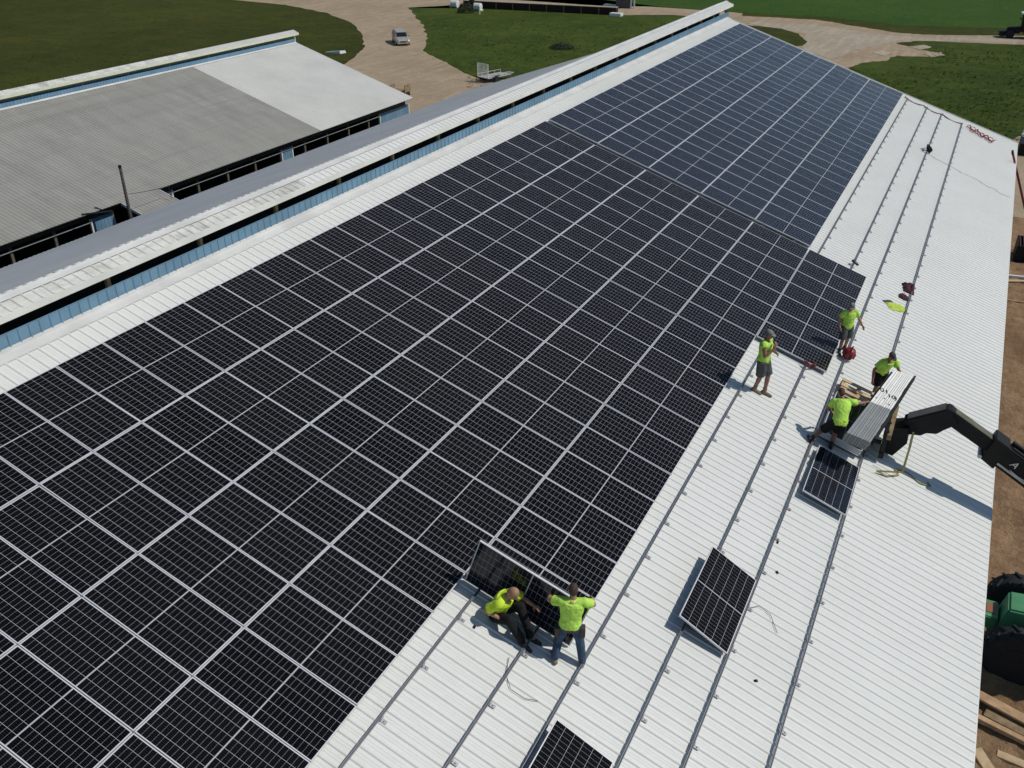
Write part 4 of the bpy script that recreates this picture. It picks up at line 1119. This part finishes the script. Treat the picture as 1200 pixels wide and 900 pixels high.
# thin leads on the sheet
def lead(name, label, pts, r, M):
    b = MB(); b.tube([rp(u, v, NR + .03) for u, v in pts], r, 5); tag(b.build(name, M), label, 'wire')
lead('thin_wire', 'thin grey wire running from the black coil down to the eave', [(18.3, 13.1), (18.0, 13.6), (17.9, 14.2), (17.6, 14.9), (17.6, 15.6), (17.2, 16.2), (17.35, 16.5), (17.0, 16.8), (17.1, 17.3)], .008, mat('pale_grey_wire', (.26, .26, .27), .6))
lead('thin_wire', 'thin black wire curling on the roof below the seated man', [(-21.05, 9.85), (-21.35, 9.95), (-21.55, 10.15), (-21.55, 10.4), (-21.45, 10.6)], .005, M_BLACK)
lead('thin_wire', 'thin black wire curling out below the tilted loose panel', [(-17.15, 13.0), (-16.9, 13.2), (-16.95, 13.45), (-17.3, 13.68)], .005, M_BLACK)
for k, (u, v, lb) in enumerate([(-14.9, 13.1, 'black clamp lying between two rails below the bending man'), (-15.75, 13.3, 'black clamp lying on the roof beyond the thin wire'), (-18.6, 13.6, 'black clamp lying between the two lowest rails near the bottom'), (-20.9, 9.1, 'black clamp beside the first rail near the seated man')]):
    b = MB(); b.box((-.03, -.02, 0), (.03, .02, .02)); b.tube([(0, 0, .02), (.012, 0, .05)], .01, 6)
    o = b.build('clamp', M_BLACK, None, False, rp(u, v, NR + .003)); o.rotation_euler = roof_euler(Matrix.Rotation(k * 1.1, 3, 'Z')); tag(o, lb, 'clamp', 'dropped clamps')

# ------------------------------------------------------------------ yard beside the eave
t = thing('ladder', 'red ladder leaning against the eave near the far end of the roof', 'ladder', (18.67, 24, 0))
top = V3(16.31 - 18.67, 0, 5.18)
for s in (-.21, .21):
    b = MB(); b.bar((0, s, .03), top + V3(0, s, 0), .035, .085, Vector((1, 0, .4))); b.build('side_rail', mat('red_ladder', (.30, .025, .03), .5, 0, .15), t)
for k in range(1, 17):
    b = MB(); c = top * (k / 17.5); b.tube([c + V3(0, -.2, 0), c + V3(0, .2, 0)], .016, 6); b.build('rung', M_PIPE, t)
for s in (-.21, .21):
    b = MB(); b.bar(top + V3(0, s, 0), top * 1.025 + V3(0, s, 0), .05, .10, Vector((1, 0, .4))); b.build('tip_cover', M_BLACK, t)
# tractor by the wall
tr = thing('farm_tractor', 'green farm tractor with big black lugged tyres under the eave', 'tractor', (18.1, -8.85, 0))
def trp(b, name, M, **kw): return b.build(name, M, tr, **kw)
for sy in (-1.1, 1.1):
    b = MB(); wheel(b, (0, sy, .82), .79, .50, 'Y', 16); w_ = trp(b, 'front_wheel', M_RUBBER)
    b = MB(); b.tube([(0, sy - .262, .82), (0, sy + .262, .82)], [.40, .40], 18); b.build('rim', M_RUBBER, w_)
    b = MB(); wheel(b, (2.05, sy * .98, .95), .92, .55, 'Y', 18); w_ = trp(b, 'rear_wheel', M_RUBBER)
    b = MB(); b.tube([(2.05, sy * .98 - .29, .95), (2.05, sy * .98 + .29, .95)], .5, 18); b.build('rim', M_YELLOW, w_)
b = MB(); b.hexa([(-.50, -.46, 1.0), (1.25, -.50, 1.0), (1.25, .50, 1.0), (-.50, .46, 1.0), (-.38, -.40, 1.66), (1.25, -.46, 1.85), (1.25, .46, 1.85), (-.38, .40, 1.66)]); trp(b, 'hood', M_GREEN, bevel=.05)
b = MB(); b.box((-.86, -.36, .82), (-.52, .36, 1.22)); trp(b, 'front_weight', M_GREEN, bevel=.03)
b = MB(); b.box((-.82, -.18, 1.222), (-.60, .20, 1.24)); trp(b, 'amber_marker', M_ORANGE)
b = MB(); b.box((-.2, -.9, .55), (.2, .9, .75)); b.box((.2, -.3, .5), (2.4, .3, 1.0)); trp(b, 'chassis', M_BLACK)
b = MB(); b.hexa([(1.27, -.62, 1.2), (2.6, -.62, 1.2), (2.6, .62, 1.2), (1.27, .62, 1.2), (1.5, -.56, 2.5), (2.5, -.56, 2.5), (2.5, .56, 2.5), (1.5, .56, 2.5)]); trp(b, 'cab', M_GLASSD, bevel=.04)
b = MB(); b.box((1.4, -.64, 2.503), (2.6, .64, 2.62)); trp(b, 'cab_roof', M_GREEN, bevel=.03)
# lumber and stones
def plank(label, a, c, w, h, M=M_WOOD, grp='lumber by the wall'):
    b = MB(); b.bar(a, c, w, h); tag(b.build('plank', M, bevel=.008), label, 'plank', grp)
plank('thick brown plank nearest the tractor shadow, end at the eave', (17.35, -11.2, .35), (20.6, -12.1, .28), .30, .07)
plank('long pale plank lying across the lumber pile below the thick plank', (17.0, -11.95, .42), (20.8, -12.65, .22), .16, .12, M_WOOD)
plank('short broken plank at the bottom corner of the lumber pile', (17.9, -12.75, .20), (19.6, -12.95, .24), .22, .08, M_PALLET)
plank('crooked plank end among the stones at the bottom right', (17.45, -12.85, .22), (17.95, -13.5, .12), .28, .07, M_PALLET)
plank('dark timber lying flat between the two brown planks', (17.6, -11.55, .18), (20.5, -12.3, .16), .35, .14, M_POST)
b = MB(); rnd = random.Random(11)
for _ in range(320):
    c = V3(17.05 + rnd.random() ** 1.5 * 2.0, -12.2 - rnd.random() * 1.9, .12); r = rnd.uniform(.02, .065)
    b.ell(c, (r * rnd.uniform(.8, 1.3), r, r * .7), None, 6, 4)
o = b.build('gravel_stones', M_STONE); o['kind'] = 'stuff'; tag(o, 'loose grey stones between the lumber and the eave', 'stones')
b = MB(); b.box((-.25, -.2, 0), (.25, .2, .32)); b.box((-.2, -.15, .32), (.2, .15, .36))
o = b.build('plastic_tub', mat('pale_grey_plastic', (.42, .44, .44), .5, 0, .1), None, False, (17.15, -13.35, .1), .03); tag(o, 'pale grey plastic tub at the bottom right corner below the eave', 'tub')
# clutter further along
t = thing('dark_crate', 'black open crate standing by the eave short of the red ladder', 'crate', (18.5, 22.4, .08))
b = MB(); b.box((-.9, -.9, 0), (.9, .9, .06)); b.box((-.9, -.9, .06), (-.84, .9, 1.0)); b.box((.84, -.9, .06), (.9, .9, 1.0)); b.box((-.84, -.9, .06), (.84, -.84, 1.0)); b.box((-.84, .84, .06), (.84, .9, 1.0)); b.build('bin', M_BLACK, t)
b = MB()
for k in range(9): b.bar((-.7 + .17 * k, -.7, .8 + .05 * (k % 3)), (-.8 + .18 * k, .7, 1.05 - .04 * (k % 2)), .07, .05)
b.build('scrap_filling', M_MAROON, t)
plank('pale pole lying on the dirt just past the black crate', (17.2, 19.0, .25), (20.5, 19.6, .25), .14, .12, M_WHITE, 'poles on the dirt')
plank('pale bent board lying next to the pale pole', (17.0, 18.2, .22), (19.0, 18.9, .3), .25, .05, M_PALLET, 'poles on the dirt')
plank('thin tan pole lying alone across the brown dirt', (17.0, 15.7, .22), (21.0, 16.0, .22), .09, .09, M_WOOD, 'poles on the dirt')
t = thing('steel_skid', 'black steel skid with pale tubes beyond the far roof corner', 'skid', (18.9, 46.5, 0))
b = MB(); b.box((-1.4, -1.2, .1), (1.4, 1.2, .9)); b.build('base', M_BLACK, t)
for k in range(4):
    b = MB(); b.tube([(-1.3 + .7 * k, 1.6, .2), (-1.2 + .7 * k, 2.4, 1.2)], .09, 8); b.build('tube', M_WHITE, t)
b = MB(); b.tube([(-1.4, 1.3, 1.0), (1.4, 1.3, 1.0)], .09, 8); b.build('tube', M_WHITE, t)

# ------------------------------------------------------------------ car
def car():
    c = G(470, 51)
    f = (CAM - c); f.z = 0; f.normalize()
    f = Matrix.Rotation(R(8), 3, 'Z') @ f
    t = thing('parked_car', 'pale gold minivan on the dirt road facing the barns', 'car', (c.x, c.y, .012), (0, 0, math.atan2(-f.x, f.y)))
    # stations along y (front = +y): z bottom, z belt, z top, half widths
    def ring_(y, zb, zs, zt, wb, ws, wt):
        return [V3(-wb, y, zb), V3(wb, y, zb), V3(ws, y, (zb + zs) / 2), V3(ws * .98, y, zs), V3(wt, y, zt), V3(-wt, y, zt), V3(-ws * .98, y, zs), V3(-ws, y, (zb + zs) / 2)]
    b = MB()
    b.loft([ring_(2.42, .35, .60, .68, .70, .78, .66), ring_(2.30, .25, .72, .82, .80, .90, .74), ring_(1.75, .22, .86, .96, .86, .97, .78), ring_(1.25, .22, .95, 1.06, .88, .98, .80), ring_(.55, .22, 1.0, 1.52, .88, .98, .70), ring_(.2, .22, 1.0, 1.68, .88, .98, .68), ring_(-1.2, .22, 1.02, 1.74, .88, .98, .69), ring_(-2.0, .22, 1.02, 1.68, .88, .97, .68), ring_(-2.4, .28, 1.0, 1.45, .86, .93, .66), ring_(-2.5, .4, .9, 1.1, .80, .88, .70)])
    b.build('body', M_SILVER, t, bevel=.03)
    b = MB(); b.hexa([(-.74, 1.235, 1.085), (.74, 1.235, 1.085), (.655, .56, 1.52), (-.655, .56, 1.52), (-.74, 1.255, 1.10), (.74, 1.255, 1.10), (.655, .58, 1.545), (-.655, .58, 1.545)]); b.build('windscreen', M_GLASSD, t)
    for s in (-1, 1):
        for y0, y1 in ((.40, -.45), (-.55, -1.4), (-1.5, -2.05)):
            b = MB(); q = [V3(s * .965, y0, 1.04), V3(s * .965, y1, 1.04), V3(s * .735, y1, 1.60), V3(s * .735, y0 - .1, 1.60)]
            b.hexa(q + [p + V3(s * .02, 0, .01) for p in q]); b.build('side_window', M_GLASSD, t)
        b = MB(); b.ell((s * .62, 2.33, .70), (.17, .10, .09), None, 10, 8); b.build('headlight', M_CHROME, t, True)
        b = MB(); b.ell((s * 1.06, .85, 1.08), (.10, .07, .08), None, 8, 6); b.build('mirror', M_GLASSD, t, True)
        for y in (1.55, -1.5):
            b = MB(); wheel(b, (0, 0, 0), .33, .22, 'X'); w_ = b.build('wheel', M_RUBBER, t, False, (s * .87, y, .33))
            b = MB(); b.tube([(s * .10, 0, 0), (s * .118, 0, 0)], [.21, .19], 16); b.build('rim', M_PIPE, w_)
    b = MB(); b.box((-.42, 2.40, .50), (.42, 2.435, .64)); b.build('grille', M_BLACK, t)
    b = MB(); b.box((-.78, 2.38, .30), (.78, 2.46, .44)); b.build('bumper', M_SILVER, t, bevel=.02)
car()
bpy.data.objects['parked_car'].scale = (.88, .88, .88)
# ------------------------------------------------------------------ utility trailer
def trailer():
    a, c = G(566, 97), G(598, 90.5)
    d = (c - a); d.z = 0; d.normalize()
    t = thing('utility_trailer', 'small open utility trailer with its mesh ramp gate raised', 'trailer', (a.x, a.y, 0), (0, 0, math.atan2(d.y, d.x)))
    b = MB(); b.box((0, -.85, .50), (3.6, .85, .58)); b.build('deck', M_PIPE, t)
    b = MB()
    b.box((-.03, -.85, .58), (.03, -.80, 2.05)); b.box((-.03, .80, .58), (.03, .85, 2.05)); b.box((-.03, -.8, 2.0), (.03, .8, 2.05)); b.box((-.03, -.8, 1.3), (.03, .8, 1.34))
    for k in range(8): b.box((-.015, -.72 + .2 * k, .6), (.015, -.69 + .2 * k, 2.0))
    for k in range(9): b.box((-.012, -.8, .7 + .15 * k), (.012, .8, .72 + .15 * k))
    b.build('ramp_gate', M_WHITE, t)
    for s in (-1, 1):
        b = MB(); b.box((.03, s * .83 - .025, .85), (3.6, s * .83 + .025, .90))
        for x in (.6, 1.6, 2.6, 3.57): b.box((x, s * .83 - .02, .58), (x + .05, s * .83 + .02, .85))
        b.build('side_rail', M_PIPE, t)
        b = MB(); wheel(b, (0, 0, 0), .34, .2, 'Y'); b.build('wheel', M_RUBBER, t, False, (1.2, s * 1.0, .34))
        b = MB(); b.box((.75, s * 1.0 - .12, .72), (1.65, s * 1.0 + .12, .76)); b.build('mudguard', M_GALV, t)
    b = MB(); b.bar((3.6, -.5, .52), (4.9, 0, .48), .08, .08); b.bar((3.6, .5, .52), (4.9, 0, .48), .08, .08); b.build('drawbar', M_PIPE, t)
trailer()
bpy.data.objects['utility_trailer'].scale = (.9, .9, .9)
# ------------------------------------------------------------------ far objects
a, c = G(543, 9), G(722, 18)
d = (c - a).normalized(); s = Vector((-d.y, d.x, 0))
t = thing('feed_bunk', 'long low dark bunk wall beside the pale lane beyond the meadow', 'bunk', a)
L = (c - a).length
b = MB(); b.hexa([-s * 0, d * L, d * L + s * 1.0, s * 1.0] + [V3(0, 0, 1.0), d * L + V3(0, 0, 1.0), d * L + s * 1.0 + V3(0, 0, 1.0), s * 1.0 + V3(0, 0, 1.0)]); b.build('bunk_wall', mat('bunk_side_shade', (.022, .010, .009), .9, 0, .3, 1), t)  # shade of the near side painted into the wall colour
b = MB(); b.hexa([p + V3(0, 0, 1.003) for p in (-s * .05, d * L - s * .05, d * L + s * 1.05, s * 1.05)] + [p + V3(0, 0, 1.08) for p in (-s * .05, d * L - s * .05, d * L + s * 1.05, s * 1.05)]); b.build('concrete_top', M_PALE, t)
for k in range(1, 9):
    b = MB(); p = d * (L * k / 9); b.hexa([p - s * .06, p + d * .12 - s * .06, p + d * .12 - s * .002, p - s * .002] + [q + V3(0, 0, .97) for q in (p - s * .06, p + d * .12 - s * .06, p + d * .12 - s * .002, p - s * .002)]); b.build('bunk_post', M_POST, t)
p = G(722, 19); b = MB(); b.box((-.9, -.6, 0), (.9, .6, .45)); tag(b.build('concrete_block', M_WHITE, None, False, (p.x, p.y, 0), .05), 'white concrete block at the right end of the dark bunk', 'block')
p = G(716, 8); b = MB(); b.box((-1.2, -.5, 0), (1.2, .5, .35)); tag(b.build('white_trough', M_WHITE, None, False, (p.x, p.y, 0), .08), 'white trough lying left of the dark grey shed', 'trough')
p = G(731, 9)
t = thing('feed_shed', 'tall dark grey shed with white corner posts at the field edge', 'shed', (p.x, p.y, 0), (0, 0, R(12)))
b = MB(); b.box((-1.1, -1.1, 0), (1.1, 1.1, 3.6)); b.build('wall', M_GALV, t)
b = MB(); b.prism([(-1.25, -1.25, 3.603), (1.25, -1.25, 3.603), (0, -1.25, 4.2)], (0, 2.5, 0)); b.build('roof', M_PIPE, t)
for x in (1.25, 1.75):
    b = MB(); b.box((x - .1, -1.2, 0), (x + .1, -1.0, 3.6)); b.build('corner_post', M_WHITE, t)
for q, lb, sc in (((533, 9), 'white tank left of the dark bush by the lane', .7), ((560, 12.5), 'white tank right of the dark bush, short of the bunk', .65)):
    p = G(*q)
    b = MB(); b.tube([(-.9 * sc, 0, .55), (-.8 * sc, 0, .55), (.8 * sc, 0, .55), (.9 * sc, 0, .55)], [.3, .55, .55, .3], 16); b.box((-.7, -.4, 0), (-.5, .4, .2)); b.box((.5, -.4, 0), (.7, .4, .2))
    tag(b.build('water_tank', M_WHITE, None, False, (p.x, p.y, 0)), lb, 'tank')
p = G(562, 17); b = MB(); b.tube([(0, 0, 0), (0, 0, 1.1)], .09, 8); b.ell((0, 0, 1.1), (.09, .09, .05))
tag(b.build('marker_post', M_WHITE, None, False, p), 'short white post in the grass in front of the bunk', 'post')
def bush(q, h, w, label):
    p = G(*q); t = thing('bush', label, 'bush', p)
    rnd = random.Random(q[0]); b = MB()
    for _ in range(900):
        a = rnd.uniform(0, 6.28); r = w * rnd.random() ** .5; z = h * rnd.random() * math.sqrt(max(.05, 1 - (r / w) ** 2))
        c = V3(math.cos(a) * r, math.sin(a) * r, z); e = rnd.uniform(.06, .14)
        x = V3(rnd.uniform(-1, 1), rnd.uniform(-1, 1), rnd.uniform(-1, 1)).normalized() * e; y = x.orthogonal().normalized() * e * .6
        b.add([c - x, c + y, c + x, c - y], [(0, 1, 2, 3)])
    b.build('foliage', mat('dark_bush_leaf', (.022, .038, .012), .8, 0, .4, 2), t)
    b = MB(); b.tube([(0, 0, 0), (0, 0, h * .6)], [.06, .03], 6); b.tube([(0, 0, .1), (.3, .1, h * .6)], [.04, .02], 6); b.build('stem', M_POST, t)
bush((546, 15), 1.5, 1.3, 'dark bush between the two white tanks by the lane')
bush((553, 10), 1.9, .6, 'thin scraggly bush behind the right white tank')
bush((658, 57), .6, 1.5, 'low dark shrub in the middle of the meadow above the trailer')
p = G(393, 62); b = MB()
b.hexa([V3(-1.1, -.5, 0.02), V3(1.0, -.4, .02), V3(1.2, .5, .02), V3(-.8, .4, .02), V3(-1.0, -.45, .12), V3(.9, -.35, .35), V3(1.1, .45, .30), V3(-.7, .35, .10)])
tag(b.build('white_sheet', mat('white_tarp', (.60, .66, .68), .5), None, False, p), 'white crumpled sheet lying on the grass beside the white barn end', 'sheet')
t = thing('loading_cart', 'brown wooden cart at the corner of the white old barn roof', 'cart', G(469, 113))
b = MB(); b.box((-.9, -.5, .5), (.9, .5, .6)); b.box((-.9, -.5, .6), (-.84, .5, 1.0)); b.box((.84, -.5, .6), (.9, .5, 1.15)); b.build('bed', M_POST, t)
for x in (-.6, .6):
    b = MB(); wheel(b, (x, 0, .27), .27, .9, 'Y'); b.build('wheel', M_RUBBER, t)
# dark tractor at the right of the far lane
def far_machine():
    p = G(1190, 44.5)
    t = thing('lane_tractor', 'dark tractor with pale cab roof on the far lane at the right edge', 'tractor', (p.x + .3, p.y, 0), (0, 0, R(4)))
    b = MB(); b.hexa([(-1.6, -.5, .6), (0, -.5, .6), (0, .5, .6), (-1.6, .5, .6), (-1.5, -.42, 1.25), (0, -.48, 1.4), (0, .48, 1.4), (-1.5, .42, 1.25)]); b.build('hood', M_BLACK, t, bevel=.05)
    b = MB(); b.hexa([(0.0, -.75, .8), (1.9, -.75, .8), (1.9, .75, .8), (0.0, .75, .8), (-.15, -.7, 2.9), (1.8, -.7, 2.9), (1.8, .7, 2.9), (-.15, .7, 2.9)]); b.build('cab', M_GLASSD, t, bevel=.05)
    b = MB(); b.box((-.35, -.85, 2.903), (1.95, .85, 3.06)); b.build('cab_roof', M_WHITE, t, bevel=.04)
    for s in (-1, 1):
        b = MB(); wheel(b, (-1.1, s * .8, .5), .48, .35, 'Y', 10); b.build('front_wheel', M_RUBBER, t)
        b = MB(); wheel(b, (1.3, s * .9, .8), .78, .45, 'Y', 12); b.build('rear_wheel', M_RUBBER, t)
    b = MB(); b.box((-2.3, -.7, .25), (-1.65, .7, .8)); b.bar((-1.6, .3, .7), (-2.2, .3, .6), .1, .1); b.build('front_loader', M_BLACK, t)
    b = MB(); b.bar((-.1, -.78, 2.2), (-.35, -1.0, 2.45), .04, .04); b.box((-.42, -1.06, 2.3), (-.32, -.92, 2.6)); b.build('mirror', M_BLACK, t)
far_machine()

# ------------------------------------------------------------------ light
EL, AZ = R(51), R(70)         # azimuth clockwise from +Y
w = bpy.data.worlds.new('World'); SC.world = w; w.use_nodes = True
nt = w.node_tree
sky = nt.nodes.new('ShaderNodeTexSky'); sky.sky_type = 'NISHITA'; sky.sun_disc = False
sky.sun_elevation = EL; sky.sun_rotation = AZ; sky.air_density = 1.0; sky.dust_density = .15; sky.ozone_density = 1.2
nt.links.new(sky.outputs[0], nt.nodes['Background'].inputs[0])
nt.nodes['Background'].inputs[1].default_value = .064
sd = bpy.data.lights.new('sun', 'SUN'); sd.energy = 2.8; sd.angle = R(.53); sd.color = (1, .95, .88)
so = bpy.data.objects.new('sun', sd); COL.objects.link(so)
dirv = Vector((math.sin(AZ) * math.cos(EL), math.cos(AZ) * math.cos(EL), math.sin(EL)))
so.rotation_euler = dirv.to_track_quat('Z', 'Y').to_euler(); so.location = (40, 10, 60)
SC.view_settings.view_transform = 'Standard'; SC.view_settings.look = 'None'
SC.view_settings.exposure = .09; SC.view_settings.gamma = 1
SC.cycles.max_bounces = 6
